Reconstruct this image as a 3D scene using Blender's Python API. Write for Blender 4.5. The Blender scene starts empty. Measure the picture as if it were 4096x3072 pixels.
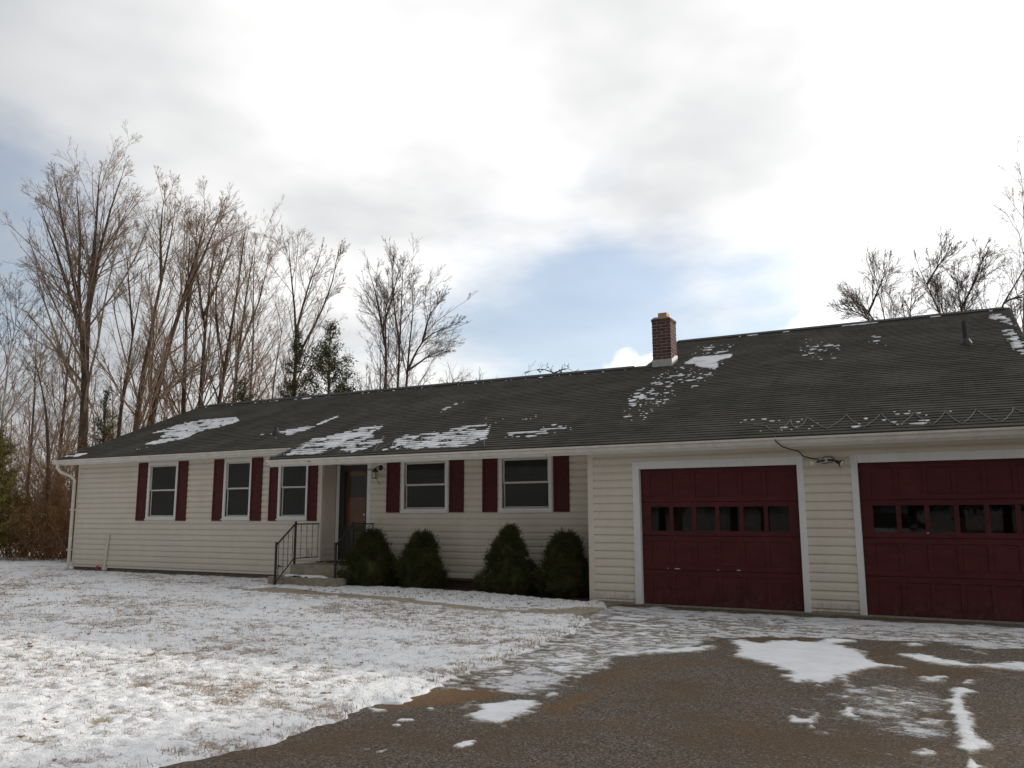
import bpy, math, random
import numpy as np
from mathutils import Matrix, Vector

SC = bpy.context.scene
COL = SC.collection
R_ = math.radians
rng = np.random.default_rng(11)
random.seed(5)

# ------------------------------------------------------------------ camera
cd = bpy.data.cameras.new('camera'); cam = bpy.data.objects.new('camera', cd); COL.objects.link(cam)
cd.sensor_width = 36.0; cd.lens = 36.0 * 3309.06 / 4096.0
cd.clip_start = 0.05; cd.clip_end = 3000
_r = Vector((0.881656, 0.471881, -0.003360)); _u = Vector((0.076089, -0.135129, 0.987902)); _f = Vector((-0.465718, 0.871246, 0.155042))
CAM = Vector((4.5346, -12.8476, 1.4249))
cam.matrix_world = Matrix(((_r.x, _u.x, -_f.x, CAM.x), (_r.y, _u.y, -_f.y, CAM.y), (_r.z, _u.z, -_f.z, CAM.z), (0, 0, 0, 1)))
SC.camera = cam

# ------------------------------------------------------------------ light: low winter sun behind the house, to the right
SUN_EL = R_(19.6); SUN_AZ = R_(29.0)            # azimuth measured from +y towards +x
SUN_DIR = Vector((math.sin(SUN_AZ) * math.cos(SUN_EL), math.cos(SUN_AZ) * math.cos(SUN_EL), math.sin(SUN_EL)))
sd = bpy.data.lights.new('sun', 'SUN'); sun = bpy.data.objects.new('sun', sd); COL.objects.link(sun)
sd.energy = 3.3; sd.angle = R_(0.9); sd.color = (1.0, 0.94, 0.84)
sun.rotation_euler = SUN_DIR.to_track_quat('Z', 'Y').to_euler()

SC.view_settings.view_transform = 'Standard'; SC.view_settings.look = 'None'
SC.view_settings.exposure = 0.0; SC.view_settings.gamma = 1.0; SC.view_settings.use_curve_mapping = False
SC.render.resolution_x = 1024; SC.render.resolution_y = 768


class NT:
    """tiny helper round a node tree"""
    def __init__(s, nt): s.nt = nt; s.n = nt.nodes; s.l = nt.links
    def add(s, t, **kw):
        n = s.n.new(t)
        for k, v in kw.items():
            if k == 'ins':
                for a, b in v.items(): s.set(n, a, b)
            else: setattr(n, k, v)
        return n
    def set(s, n, a, b):
        sock = n.inputs[a]
        if isinstance(b, bpy.types.NodeSocket): s.l.new(b, sock)
        else: sock.default_value = b
    def math(s, op, a, b=0.0, c=0.0, clamp=False):
        n = s.n.new('ShaderNodeMath'); n.operation = op; n.use_clamp = clamp
        s.set(n, 0, a); s.set(n, 1, b); s.set(n, 2, c); return n.outputs[0]
    def vmath(s, op, a, b=(0, 0, 0)):
        n = s.n.new('ShaderNodeVectorMath'); n.operation = op; s.set(n, 0, a)
        if op == 'SCALE': s.set(n, 'Scale', b)
        else: s.set(n, 1, b)
        return n.outputs['Value'] if op in ('DOT_PRODUCT', 'LENGTH') else n.outputs[0]
    def noise(s, vec, scale, detail=4, rough=.55, dim='3D', dist=0.0):
        n = s.n.new('ShaderNodeTexNoise'); n.noise_dimensions = dim
        s.set(n, 'Vector', vec); s.set(n, 'Scale', scale); s.set(n, 'Detail', detail); s.set(n, 'Roughness', rough); s.set(n, 'Distortion', dist)
        return n.outputs['Fac']
    def ramp(s, fac, stops, interp='LINEAR'):
        n = s.n.new('ShaderNodeValToRGB'); n.color_ramp.interpolation = interp
        e = n.color_ramp.elements
        while len(e) < len(stops): e.new(.5)
        for q, (p, c) in zip(e, stops):
            q.position = p; q.color = (c, c, c, 1) if isinstance(c, (int, float)) else (*c, 1)
        s.set(n, 'Fac', fac); return n.outputs['Color']
    def smooth(s, v, a, b):
        n = s.n.new('ShaderNodeMapRange'); n.interpolation_type = 'SMOOTHSTEP'
        s.set(n, 0, v); s.set(n, 1, a); s.set(n, 2, b); s.set(n, 3, 0.0); s.set(n, 4, 1.0); return n.outputs[0]
    def mix(s, f, a, b, mode='MIX'):
        n = s.n.new('ShaderNodeMix'); n.data_type = 'RGBA'; n.blend_type = mode
        s.set(n, 'Factor', f)
        def col(c): return (*c, 1) if isinstance(c, tuple) and len(c) == 3 else c
        s.set(n, 'A', col(a)) if False else None
        ia = [i for i in n.inputs if i.name == 'A' and i.type == 'RGBA'][0]; ib = [i for i in n.inputs if i.name == 'B' and i.type == 'RGBA'][0]
        for sk, c in ((ia, col(a)), (ib, col(b))):
            if isinstance(c, bpy.types.NodeSocket): s.l.new(c, sk)
            else: sk.default_value = c
        return [o for o in n.outputs if o.type == 'RGBA'][0]


# ------------------------------------------------------------------ world: clear-sky texture under broken winter cloud
W = bpy.data.worlds.new('World'); SC.world = W; W.use_nodes = True
w = NT(W.node_tree); w.n.clear()
sky = w.add('ShaderNodeTexSky', sky_type='NISHITA'); sky.sun_disc = False
sky.sun_elevation = SUN_EL; sky.sun_rotation = SUN_AZ; sky.altitude = 100; sky.air_density = 1.0; sky.dust_density = 0.8; sky.ozone_density = 1.6
tc = w.add('ShaderNodeTexCoord'); D = w.vmath('NORMALIZE', tc.outputs['Generated'])
sx = w.add('ShaderNodeSeparateXYZ'); w.set(sx, 0, D)
dz = w.math('MAXIMUM', sx.outputs[2], 0.0)
inv = w.math('DIVIDE', 1.0, w.math('ADD', dz, 0.16))
P = w.vmath('SCALE', D, inv)                                        # cloud deck seen in perspective
n1 = w.noise(P, 0.75, 3, .52)
n2 = w.noise(w.vmath('ADD', P, (3.1, 7.7, 1.9)), 2.4, 4, .60)
def lobe(d, a0, a1):
    """1 inside angle a0 of direction d falling to 0 at a1 (degrees)"""
    v = Vector(d).normalized()
    c = w.vmath('DOT_PRODUCT', D, tuple(v))
    return w.smooth(c, math.cos(R_(a1)), math.cos(R_(a0)))
cov = w.math('ADD', w.math('MULTIPLY', n1, 0.62), w.math('MULTIPLY', n2, 0.38))
cov = w.math('ADD', cov, 0.195)
for d, a0, a1, k in [((-.85, .46, .29), 2, 11, .30), ((-.27, .95, .165), 3, 14, .22), ((-.40, .90, .17), 3, 11, .18), ((-.12, .96, .23), 1, 9, .12),
                     ((-.553, .757, .33), 1, 9, .09), ((-.502, .758, .417), 0, 6, .06), ((-.30, .90, .36), 0, 7, .14), ((-.45, .86, .26), 1, 9, .12), ((-.33, .85, .43), 0, 5, .10)]:
    cov = w.math('SUBTRACT', cov, w.math('MULTIPLY', lobe(d, a0, a1), k))
for d, a0, a1, k in [((-.52, .75, .41), 2, 11, .10), ((-.70, .45, .52), 5, 24, .14), ((-.1, .86, .47), 6, 22, .12)]:
    cov = w.math('ADD', cov, w.math('MULTIPLY', lobe(d, a0, a1), k))
cov = w.math('ADD', w.math('MULTIPLY', w.smooth(cov, 0.38, 0.66), .74), .26)
# heaped cumulus bank low behind the ridge
nb = w.noise(D, 9.0, 4, .55); nb2 = w.noise(D, 30.0, 2, .6)
bump = w.math('ADD', w.math('MULTIPLY', w.math('SUBTRACT', nb, .5), 0.16), w.math('MULTIPLY', w.math('SUBTRACT', nb2, .5), 0.035))
az = w.math('ARCTAN2', sx.outputs[0], sx.outputs[1])               # 0 = +y, positive to the right
top = w.math('ADD', w.math('MULTIPLY', az, 0.19), 0.243)
top = w.math('ADD', top, bump)
bank = w.smooth(w.math('SUBTRACT', top, sx.outputs[2]), -0.004, 0.010)
bank = w.math('MULTIPLY', bank, w.smooth(az, -0.52, -0.30))
# brightness of cloud: strong forward scattering towards the sun, grey away from it
cs = w.vmath('DOT_PRODUCT', D, tuple(SUN_DIR))
ph = w.smooth(cs, -0.30, 0.52)
ph2 = w.smooth(cs, 0.70, 0.97)
bright = w.math('ADD', w.math('ADD', 2.2, w.math('MULTIPLY', ph, 6.7)), w.math('MULTIPLY', ph2, 4.2))
thick = w.math('SUBTRACT', 1.30, w.math('MULTIPLY', w.smooth(w.noise(w.vmath('ADD', P, (9., 2., 4.)), 1.5, 4, .58), .30, .74), 0.42))
bright = w.math('MULTIPLY', bright, thick)
ccol = w.mix(w.smooth(bright, 3.5, 10.0), (0.89, 0.94, 1.0), (1.0, 0.995, 0.985))
cl = w.vmath('SCALE', ccol, bright)
bankb = w.math('MULTIPLY', w.math('ADD', 5.0, w.math('MULTIPLY', ph, 7.0)), w.math('ADD', .80, w.math('MULTIPLY', nb, .35)))
cl2 = w.vmath('SCALE', w.mix(0.0, (0.985, 0.99, 1.0), (1, 1, 1)), bankb)
skyc = w.mix(1.0, sky.outputs[0], (1.35, 1.42, 1.5), 'MULTIPLY')
hz = w.mix(w.math('MULTIPLY', w.smooth(sx.outputs[2], .50, 0.02), .34), skyc, w.vmath('SCALE', (.94, .98, 1.), 9.0))
m1 = w.mix(w.math('MULTIPLY', cov, .96), hz, cl)
m2 = w.mix(bank, m1, cl2)
bg = w.add('ShaderNodeBackground'); w.set(bg, 'Color', m2); w.set(bg, 'Strength', 0.1)
W.cycles.sampling_method = 'MANUAL'; W.cycles.sample_map_resolution = 512
wo = w.add('ShaderNodeOutputWorld'); w.l.new(bg.outputs[0], wo.inputs[0])

# ------------------------------------------------------------------ helpers
def tag(o, label=None, cat=None, group=None, kind=None):
    if label: o['label'] = label
    if cat: o['category'] = cat
    if group: o['group'] = group
    if kind: o['kind'] = kind
    return o

def link(name, me, mat=None, parent=None, smooth=False):
    o = bpy.data.objects.new(name, me); COL.objects.link(o)
    if mat and not me.materials: me.materials.append(mat)
    if parent: o.parent = parent
    if smooth: me.polygons.foreach_set('use_smooth', np.ones(len(me.polygons), bool))
    return o

def empty(name, loc=(0, 0, 0), parent=None):
    o = bpy.data.objects.new(name, None); COL.objects.link(o); o.location = loc; o.empty_display_size = .2
    if parent: o.parent = parent
    return o

def npmesh(name, V, F):
    """mesh from numpy verts and an (N,k) face array (k = 3 or 4), or a list of such arrays"""
    V = np.ascontiguousarray(V, np.float32)
    if isinstance(F, np.ndarray): F = [F]
    F = [f for f in F if len(f)]
    me = bpy.data.meshes.new(name)
    me.vertices.add(len(V)); me.vertices.foreach_set('co', V.ravel())
    nl = sum(f.size for f in F); npoly = sum(len(f) for f in F)
    me.loops.add(nl); me.polygons.add(npoly)
    me.loops.foreach_set('vertex_index', np.concatenate([f.ravel() for f in F]).astype(np.int32))
    tot = np.concatenate([np.full(len(f), f.shape[1]) for f in F]); st = np.concatenate([[0], np.cumsum(tot)[:-1]])
    me.polygons.foreach_set('loop_start', st.astype(np.int32)); me.polygons.foreach_set('loop_total', tot.astype(np.int32))
    me.update(calc_edges=True); me.validate()
    return me

class MB:
    """collects simple solids into one mesh"""
    def __init__(s): s.v = []; s.f = []
    def quad(s, a, b, c, d):
        n = len(s.v); s.v += [a, b, c, d]; s.f.append((n, n+1, n+2, n+3)); return s
    def box(s, x0, x1, y0, y1, z0, z1):
        n = len(s.v)
        s.v += [(x0,y0,z0),(x1,y0,z0),(x1,y1,z0),(x0,y1,z0),(x0,y0,z1),(x1,y0,z1),(x1,y1,z1),(x0,y1,z1)]
        s.f += [tuple(n+i for i in q) for q in ((3,2,1,0),(4,5,6,7),(0,1,5,4),(1,2,6,5),(2,3,7,6),(3,0,4,7))]; return s
    def extr(s, prof, axis, a0, a1):
        """closed profile (list of (p,q)) extruded along axis 'x' (profile = y,z) or 'y' (profile = x,z) or 'z' (x,y)"""
        n = len(s.v); k = len(prof)
        for a in (a0, a1):
            for p, q in prof: s.v.append({'x': (a, p, q), 'y': (p, a, q), 'z': (p, q, a)}[axis])
        s.f.append(tuple(n+i for i in range(k))); s.f.append(tuple(n+k+i for i in reversed(range(k))))
        for i in range(k):
            j = (i+1) % k; s.f.append((n+i, n+k+i, n+k+j, n+j))
        return s
    def tube(s, pts, r, sides=6, cap=True):
        pts = [Vector(p) for p in pts]; n = len(s.v); K = len(pts)
        rr = r if isinstance(r, (list, tuple)) else [r]*K
        ref = None
        for i, p in enumerate(pts):
            t = (pts[min(i+1, K-1)] - pts[max(i-1, 0)]).normalized()
            if ref is None: ref = Vector((0, 0, 1)) if abs(t.z) < .9 else Vector((1, 0, 0))
            a = t.cross(ref).normalized(); b = t.cross(a)
            for k in range(sides):
                th = 2*math.pi*k/sides + math.pi/sides
                s.v.append(tuple(p + (a*math.cos(th) + b*math.sin(th))*rr[i]))
        for i in range(K-1):
            for k in range(sides):
                k2 = (k+1) % sides
                s.f.append((n+i*sides+k, n+i*sides+k2, n+(i+1)*sides+k2, n+(i+1)*sides+k))
        if cap:
            s.f.append(tuple(n+k for k in reversed(range(sides)))); s.f.append(tuple(n+(K-1)*sides+k for k in range(sides)))
        return s
    def lathe(s, prof, c, sides=12, axis=Vector((0, 0, 1))):
        """prof: list of (radius, height) along axis from c"""
        q = Vector((0, 0, 1)).rotation_difference(Vector(axis)); n = len(s.v); c = Vector(c)
        for r, h in prof:
            for k in range(sides):
                th = 2*math.pi*k/sides
                s.v.append(tuple(c + q @ Vector((r*math.cos(th), r*math.sin(th), h))))
        for i in range(len(prof)-1):
            for k in range(sides):
                k2 = (k+1) % sides
                s.f.append((n+i*sides+k, n+i*sides+k2, n+(i+1)*sides+k2, n+(i+1)*sides+k))
        s.f.append(tuple(n+k for k in reversed(range(sides)))); s.f.append(tuple(n+(len(prof)-1)*sides+k for k in range(sides)))
        return s
    def mesh(s, name):
        me = bpy.data.meshes.new(name); me.from_pydata([tuple(v) for v in s.v], [], s.f); me.update()
        import bmesh
        bm = bmesh.new(); bm.from_mesh(me); bmesh.ops.recalc_face_normals(bm, faces=bm.faces); bm.to_mesh(me); bm.free()
        return me
    def build(s, name, mat, parent=None, smooth=False, bevel=0.0):
        me = s.mesh(name)
        if bevel:
            import bmesh
            bm = bmesh.new(); bm.from_mesh(me)
            bmesh.ops.bevel(bm, geom=list(bm.edges), offset=bevel, segments=1, affect='EDGES'); bm.to_mesh(me); bm.free()
        return link(name, me, mat, parent, smooth)

# value noise in numpy
_perm = np.random.default_rng(77).random((256, 256)).astype(np.float32)
def vnoise(x, y, seed=0):
    x = np.asarray(x, float) + seed*17.31; y = np.asarray(y, float) + seed*9.77
    xi = np.floor(x).astype(int); yi = np.floor(y).astype(int); fx = x-xi; fy = y-yi
    fx = fx*fx*(3-2*fx); fy = fy*fy*(3-2*fy)
    g = lambda a, b: _perm[a & 255, b & 255]
    return (g(xi, yi)*(1-fx)+g(xi+1, yi)*fx)*(1-fy) + (g(xi, yi+1)*(1-fx)+g(xi+1, yi+1)*fx)*fy
def fbm(x, y, oct=4, seed=0, gain=.5):
    s = 0; a = 1; t = 0
    for i in range(oct):
        s = s + a*vnoise(x*2**i, y*2**i, seed+i*3); t += a; a *= gain
    return s/t
def sstep(v, a, b):
    t = np.clip((v-a)/(b-a), 0, 1); return t*t*(3-2*t)
def psd(X, Y, poly):
    """signed distance to a polygon, positive inside"""
    X = np.asarray(X, float); Y = np.asarray(Y, float)
    d = np.full(X.shape, 1e9); ins = np.zeros(X.shape, bool); n = len(poly)
    for i in range(n):
        x0, y0 = poly[i]; x1, y1 = poly[(i+1) % n]
        ex, ey = x1-x0, y1-y0; L = ex*ex+ey*ey+1e-12
        t = np.clip(((X-x0)*ex+(Y-y0)*ey)/L, 0, 1)
        d = np.minimum(d, np.hypot(X-(x0+t*ex), Y-(y0+t*ey)))
        c = ((y0 > Y) != (y1 > Y)) & (X < (x1-x0)*(Y-y0)/((y1-y0) if abs(y1-y0) > 1e-9 else 1e-9)+x0)
        ins ^= c
    return np.where(ins, d, -d)

# ------------------------------------------------------------------ materials
def mat(name):
    m = bpy.data.materials.new(name); m.use_nodes = True; t = NT(m.node_tree); b = t.n['Principled BSDF']; return m, t, b
def geo_pos(t): return t.add('ShaderNodeNewGeometry').outputs['Position']
def setb(t, b, base=None, rough=None, spec=None, metal=None, normal=None):
    for k, v in (('Base Color', base), ('Roughness', rough), ('Specular IOR Level', spec), ('Metallic', metal), ('Normal', normal)):
        if v is not None: t.set(b, k, (*v, 1) if isinstance(v, tuple) and len(v) == 3 else v)
def bump(t, h, strength, dist): 
    n = t.add('ShaderNodeBump'); t.set(n, 'Height', h); t.set(n, 'Strength', strength); t.set(n, 'Distance', dist); return n.outputs[0]
def simple(name, c1, c2, scale=8, rough=.6, bmp=0.0, bdist=.003, spec=.4, metal=0.0, detail=5):
    m, t, b = mat(name); p = geo_pos(t); n = t.noise(p, scale, detail, .6)
    setb(t, b, t.mix(t.smooth(n, .3, .7), c1, c2), rough, spec, metal, bump(t, n, bmp, bdist) if bmp else None); return m

MAT = {}
# vinyl siding, faint streaks and grime near the ground
m, t, b = mat('cream_vinyl'); p = geo_pos(t)
mp = t.vmath('MULTIPLY', p, (1.0, 1.0, .45)); st = t.noise(mp, 3.1, 6, .68); lg = t.noise(p, .9, 4, .6)
c = t.mix(t.smooth(st, .35, .75), (.635, .575, .475), (.58, .52, .425)); c = t.mix(t.smooth(lg, .4, .8), c, (.59, .545, .465))
sp = t.add('ShaderNodeSeparateXYZ'); t.set(sp, 0, p)
dirt = t.math('MULTIPLY', t.smooth(sp.outputs[2], .26, .06), t.smooth(t.noise(mp, 22, 5, .65), .35, .7))
c = t.mix(t.math('MULTIPLY', dirt, .55), c, (.26, .23, .18))
setb(t, b, c, .55, .35, None, bump(t, t.noise(p, 60, 3, .6), .08, .002)); MAT['vinyl'] = m
# white trim
m, t, b = mat('white_trim'); p = geo_pos(t); n = t.noise(t.vmath('MULTIPLY', p, (1, 1, .3)), 7, 6, .65)
c = t.mix(t.smooth(n, .45, .8), (.68, .68, .66), (.57, .56, .52)); setb(t, b, c, .5, .4, None, bump(t, n, .06, .003)); MAT['white'] = m
MAT['gutter'] = simple('gutter_enamel', (.66, .62, .55), (.56, .52, .45), 5, .45)
MAT['red'] = simple('dark_red_shutter', (.084, .020, .019), (.064, .014, .014), 14, .7, .15, .002, .2)
m, t, b = mat('garage_door_red'); p = geo_pos(t); n = t.noise(t.vmath('MULTIPLY', p, (.6, 1, 2.)), 5, 6, .65)
c = t.mix(t.smooth(n, .3, .75), (.088, .019, .018), (.060, .013, .013)); sp = t.add('ShaderNodeSeparateXYZ'); t.set(sp, 0, p)
c = t.mix(t.math('MULTIPLY', t.math('MULTIPLY', t.smooth(sp.outputs[2], .42, .02), t.smooth(t.noise(t.vmath('MULTIPLY', p, (1, 1, .5)), 13, 6, .7), .42, .7)), .5), c, (.10, .075, .055))
c = t.mix(t.math('MULTIPLY', t.smooth(t.noise(p, 1.7, 5, .65), .5, .75), .45), c, (.115, .030, .028))
setb(t, b, c, .65, .2, None, bump(t, t.noise(p, 40, 4, .6), .12, .002)); MAT['gdoor'] = m
MAT['soffit'] = simple('soffit_white', (.62, .58, .50), (.55, .51, .44), 4, .6)
MAT['foundation'] = simple('foundation_concrete', (.17, .135, .11), (.105, .085, .07), 6, .85, .5, .01)
MAT['concrete'] = simple('step_concrete', (.30, .26, .195), (.20, .17, .125), 9, .85, .4, .006)
MAT['walk'] = simple('walk_concrete', (.40, .34, .26), (.28, .235, .18), 7, .85, .4, .005)
MAT['iron'] = simple('black_iron', (.022, .014, .016), (.04, .026, .026), 30, .5, .2, .001)
MAT['dark'] = simple('dark_bronze', (.02, .018, .017), (.03, .026, .024), 20, .45)
MAT['interior'] = simple('room_wall', (.12, .11, .10), (.09, .085, .075), 1, .8)
MAT['room_floor'] = simple('room_floor', (.12, .09, .06), (.09, .07, .05), 3, .6)
MAT['curtain'] = simple('curtain_cloth', (.42, .40, .36), (.34, .32, .29), 6, .85)
MAT['flash'] = simple('lead_flashing', (.46, .46, .44), (.34, .34, .33), 9, .45, .15, .003, .5)
MAT['clay'] = simple('clay_flue', (.50, .29, .13), (.38, .20, .09), 12, .8, .3, .003)
MAT['mortar'] = simple('mortar', (.42, .37, .33), (.30, .26, .23), 30, .9, .5, .003)
m, t, b = mat('red_brick'); oi = t.add('ShaderNodeObjectInfo'); p = geo_pos(t)
c = t.mix(oi.outputs['Random'], (.080, .043, .039), (.130, .066, .056)); c = t.mix(t.smooth(t.noise(p, 26, 5, .65), .5, .8), c, (.09, .045, .038))
setb(t, b, c, .9, .2, None, bump(t, t.noise(p, 60, 4, .6), .5, .004)); MAT['brick'] = m
m, t, b = mat('wood_door'); p = geo_pos(t); n = t.noise(t.vmath('MULTIPLY', p, (14, 1, .9)), 2.2, 6, .6, dist=.6)
setb(t, b, t.mix(t.smooth(n, .3, .7), (.27, .10, .027), (.17, .06, .018)), .4, .5); MAT['wood'] = m
# glass pane: thin glass that lets the dim room show and mirrors the yard
def glass(name, tint, screen, refl=1.0):
    m, t, b = mat(name); t.n.remove(b)
    fr = t.add('ShaderNodeFresnel'); t.set(fr, 'IOR', 1.5)
    tr = t.add('ShaderNodeBsdfTransparent'); t.set(tr, 'Color', (*tint, 1)); gl = t.add('ShaderNodeBsdfGlossy'); t.set(gl, 'Roughness', .02); t.set(gl, 'Color', (.9, .9, .9, 1))
    ms = t.add('ShaderNodeMixShader'); t.set(ms, 0, t.math('MINIMUM', t.math('MULTIPLY', fr.outputs[0], refl), 1.0)); t.l.new(tr.outputs[0], ms.inputs[1]); t.l.new(gl.outputs[0], ms.inputs[2])
    df = t.add('ShaderNodeBsdfDiffuse'); t.set(df, 'Color', (.06, .057, .052, 1)); m2 = t.add('ShaderNodeMixShader'); t.set(m2, 0, screen)
    t.l.new(ms.outputs[0], m2.inputs[1]); t.l.new(df.outputs[0], m2.inputs[2]); t.l.new(m2.outputs[0], t.n['Material Output'].inputs[0]); return m
MAT['glass'] = glass('window_glass', (.62, .62, .60), .45)
MAT['gglass'] = glass('garage_glass', (.50, .50, .50), .02, .55)
MAT['dglass'] = glass('storm_door_glass', (.88, .86, .83), .02, .28)
# asphalt shingle: per-tab tone from position, worn granules
m, t, b = mat('asphalt_shingle'); p = geo_pos(t); sp = t.add('ShaderNodeSeparateXYZ'); t.set(sp, 0, p)
row = t.math('FLOOR', t.math('MULTIPLY', t.math('ADD', sp.outputs[1], .35), 1.0/(.127*.923)))
colx = t.math('FLOOR', t.math('ADD', t.math('MULTIPLY', sp.outputs[0], 1.0/.3048), t.math('MULTIPLY', row, .5)))
cv = t.add('ShaderNodeCombineXYZ'); t.set(cv, 0, row); t.set(cv, 1, colx)
wn = t.add('ShaderNodeTexWhiteNoise'); t.set(wn, 0, cv.outputs[0])
c = t.mix(wn.outputs[0], (.035, .034, .028), (.064, .059, .049))
c = t.mix(t.smooth(t.noise(p, .9, 6, .68), .44, .66), c, (.080, .074, .060))
c = t.mix(t.math('MULTIPLY', t.smooth(t.noise(p, 3.2, 5, .7), .52, .72), .6), c, (.030, .033, .024))
c = t.mix(t.smooth(t.noise(t.vmath('MULTIPLY', p, (1.6, .22, .22)), 1.2, 5, .6), .55, .80), c, (.036, .036, .030))
c = t.mix(t.smooth(t.noise(p, 230, 2, .5), .55, .75), c, (.15, .14, .125))
fr = t.math('FRACT', t.math('ADD', t.math('MULTIPLY', sp.outputs[0], 1.0/.3048), t.math('MULTIPLY', row, .5)))
gap = t.math('LESS_THAN', fr, .035); c = t.mix(t.math('MULTIPLY', gap, .30), c, (.012, .012, .012))
setb(t, b, c, .92, .15, None, bump(t, t.noise(p, 180, 3, .6), .5, .004)); MAT['shingle'] = m
MAT['ridge'] = simple('ridge_vent', (.045, .042, .042), (.03, .028, .03), 30, .9, .5, .004)
MAT['pipe'] = simple('vent_pipe', (.025, .024, .027), (.035, .033, .036), 20, .6)
# snow
m, t, b = mat('snow'); p = geo_pos(t); n = t.noise(p, 45, 4, .6)
setb(t, b, t.mix(t.smooth(t.noise(p, 3, 4, .6), .3, .7), (.80, .81, .83), (.74, .75, .77)), .75, .25, None, bump(t, n, .35, .012)); MAT['snow'] = m
MAT['cable'] = simple('heat_cable', (.10, .10, .10), (.17, .165, .16), 10, .5)
MAT['cord'] = simple('black_cord', (.02, .018, .016), (.03, .026, .02), 10, .5)
MAT['mat'] = simple('door_mat', (.03, .026, .022), (.045, .04, .03), 60, .95, .8, .004)
MAT['lamp_glass'] = simple('lamp_lens', (.62, .58, .45), (.5, .46, .34), 20, .2, 0, .001, .6)
MAT['redpaint'] = simple('red_valve', (.35, .03, .03), (.28, .02, .02), 9, .5)
MAT['pvc'] = simple('white_pvc', (.60, .57, .50), (.52, .49, .42), 9, .5)
MAT['mulch'] = simple('dark_mulch', (.035, .022, .016), (.075, .05, .035), 28, .95, 1.0, .03)
def barkm(name, a, b2, moss=(.07, .075, .03), mk=.3):
    m, t, b = mat(name); p = geo_pos(t); n = t.noise(t.vmath('MULTIPLY', p, (1, 1, .25)), 9, 5, .65)
    c = t.mix(t.smooth(n, .3, .7), a, b2); c = t.mix(t.math('MULTIPLY', t.smooth(t.noise(p, .9, 4, .6), .5, .75), mk), c, moss)
    setb(t, b, c, .9, .2, None, bump(t, n, .8, .03)); return m
MAT['bark'] = barkm('grey_brown_bark', (.115, .082, .060), (.062, .043, .032))
MAT['bark2'] = barkm('dark_bark', (.075, .055, .045), (.045, .032, .027))
MAT['birch'] = barkm('pale_bark', (.36, .33, .29), (.20, .17, .15), mk=.1)
MAT['twig'] = barkm('reddish_twig', (.33, .24, .175), (.21, .15, .108), mk=.0)
MAT['twig2'] = barkm('grey_twig', (.185, .145, .12), (.12, .095, .08), mk=.0)
MAT['brush'] = barkm('tan_brush', (.27, .155, .075), (.16, .085, .045), (.20, .15, .06), .3)
def leafm(name, cols, sc=2.2):
    m, t, b = mat(name); p = geo_pos(t)
    c = t.mix(t.smooth(t.noise(p, sc, 3, .6), .35, .65), cols[0], cols[1]); c = t.mix(t.smooth(t.noise(p, sc*4, 3, .6), .5, .72), c, cols[2])
    setb(t, b, c, .75, .2); return m
MAT['cedar'] = leafm('cedar_foliage', [(.060, .068, .028), (.092, .088, .036), (.115, .082, .040)], 1.1)
MAT['cedar2'] = leafm('yellow_green_foliage', [(.15, .125, .035), (.21, .165, .05), (.22, .14, .05)], 1.4)
MAT['spruce'] = leafm('shrub_foliage', [(.036, .046, .014), (.064, .066, .019), (.105, .078, .026)], 5.0)
MAT['wreath'] = leafm('wreath_green', [(.03, .05, .02), (.05, .07, .03), (.06, .05, .03)], 8)
MAT['leaf'] = leafm('dead_leaf', [(.16, .07, .03), (.24, .11, .045), (.10, .05, .025)], 8)
MAT['oakleaf'] = leafm('rust_leaf', [(.25, .115, .045), (.32, .17, .07), (.17, .08, .035)], 3)
m, t, b = mat('dry_grass'); p = geo_pos(t)
c = t.mix(t.smooth(t.noise(p, 1.1, 4, .6), .35, .65), (.34, .235, .115), (.22, .165, .085)); c = t.mix(t.smooth(t.noise(p, 17, 3, .6), .4, .7), c, (.40, .27, .14))
setb(t, b, c, .8, .2); MAT['grass'] = m

# ================================================================== THE SETTING
# wide ground of leaf litter and thin snow
m, t, b = mat('leaf_litter_ground'); p = geo_pos(t)
c = t.mix(t.smooth(t.noise(p, 6, 5, .65), .35, .65), (.19, .12, .065), (.11, .075, .045)); c = t.mix(t.smooth(t.noise(p, 1.3, 6, .68), .47, .58), c, (.72, .73, .75))
setb(t, b, c, .9, .2, None, bump(t, t.noise(p, 12, 5, .6), .8, .04)); MAT['ground'] = m
ring = [(0.0, 0.0)] + [(r*math.cos(a), r*math.sin(a)) for r in (20, 60, 200, 900) for a in np.linspace(0, 2*math.pi, 48, endpoint=False)]
V = np.array([(x, y, -.10) for x, y in ring]); F3 = np.array([(0, 1+i, 1+(i+1) % 48) for i in range(48)])
F4 = np.array([(1+k*48+i, 1+(k+1)*48+i, 1+(k+1)*48+(i+1) % 48, 1+k*48+(i+1) % 48) for k in range(3) for i in range(48)])
tag(link('ground', npmesh('ground', V, [F3, F4]), MAT['ground']), 'brown leaf littered ground with thin snow beyond the lawn', 'ground', kind='structure')

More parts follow.
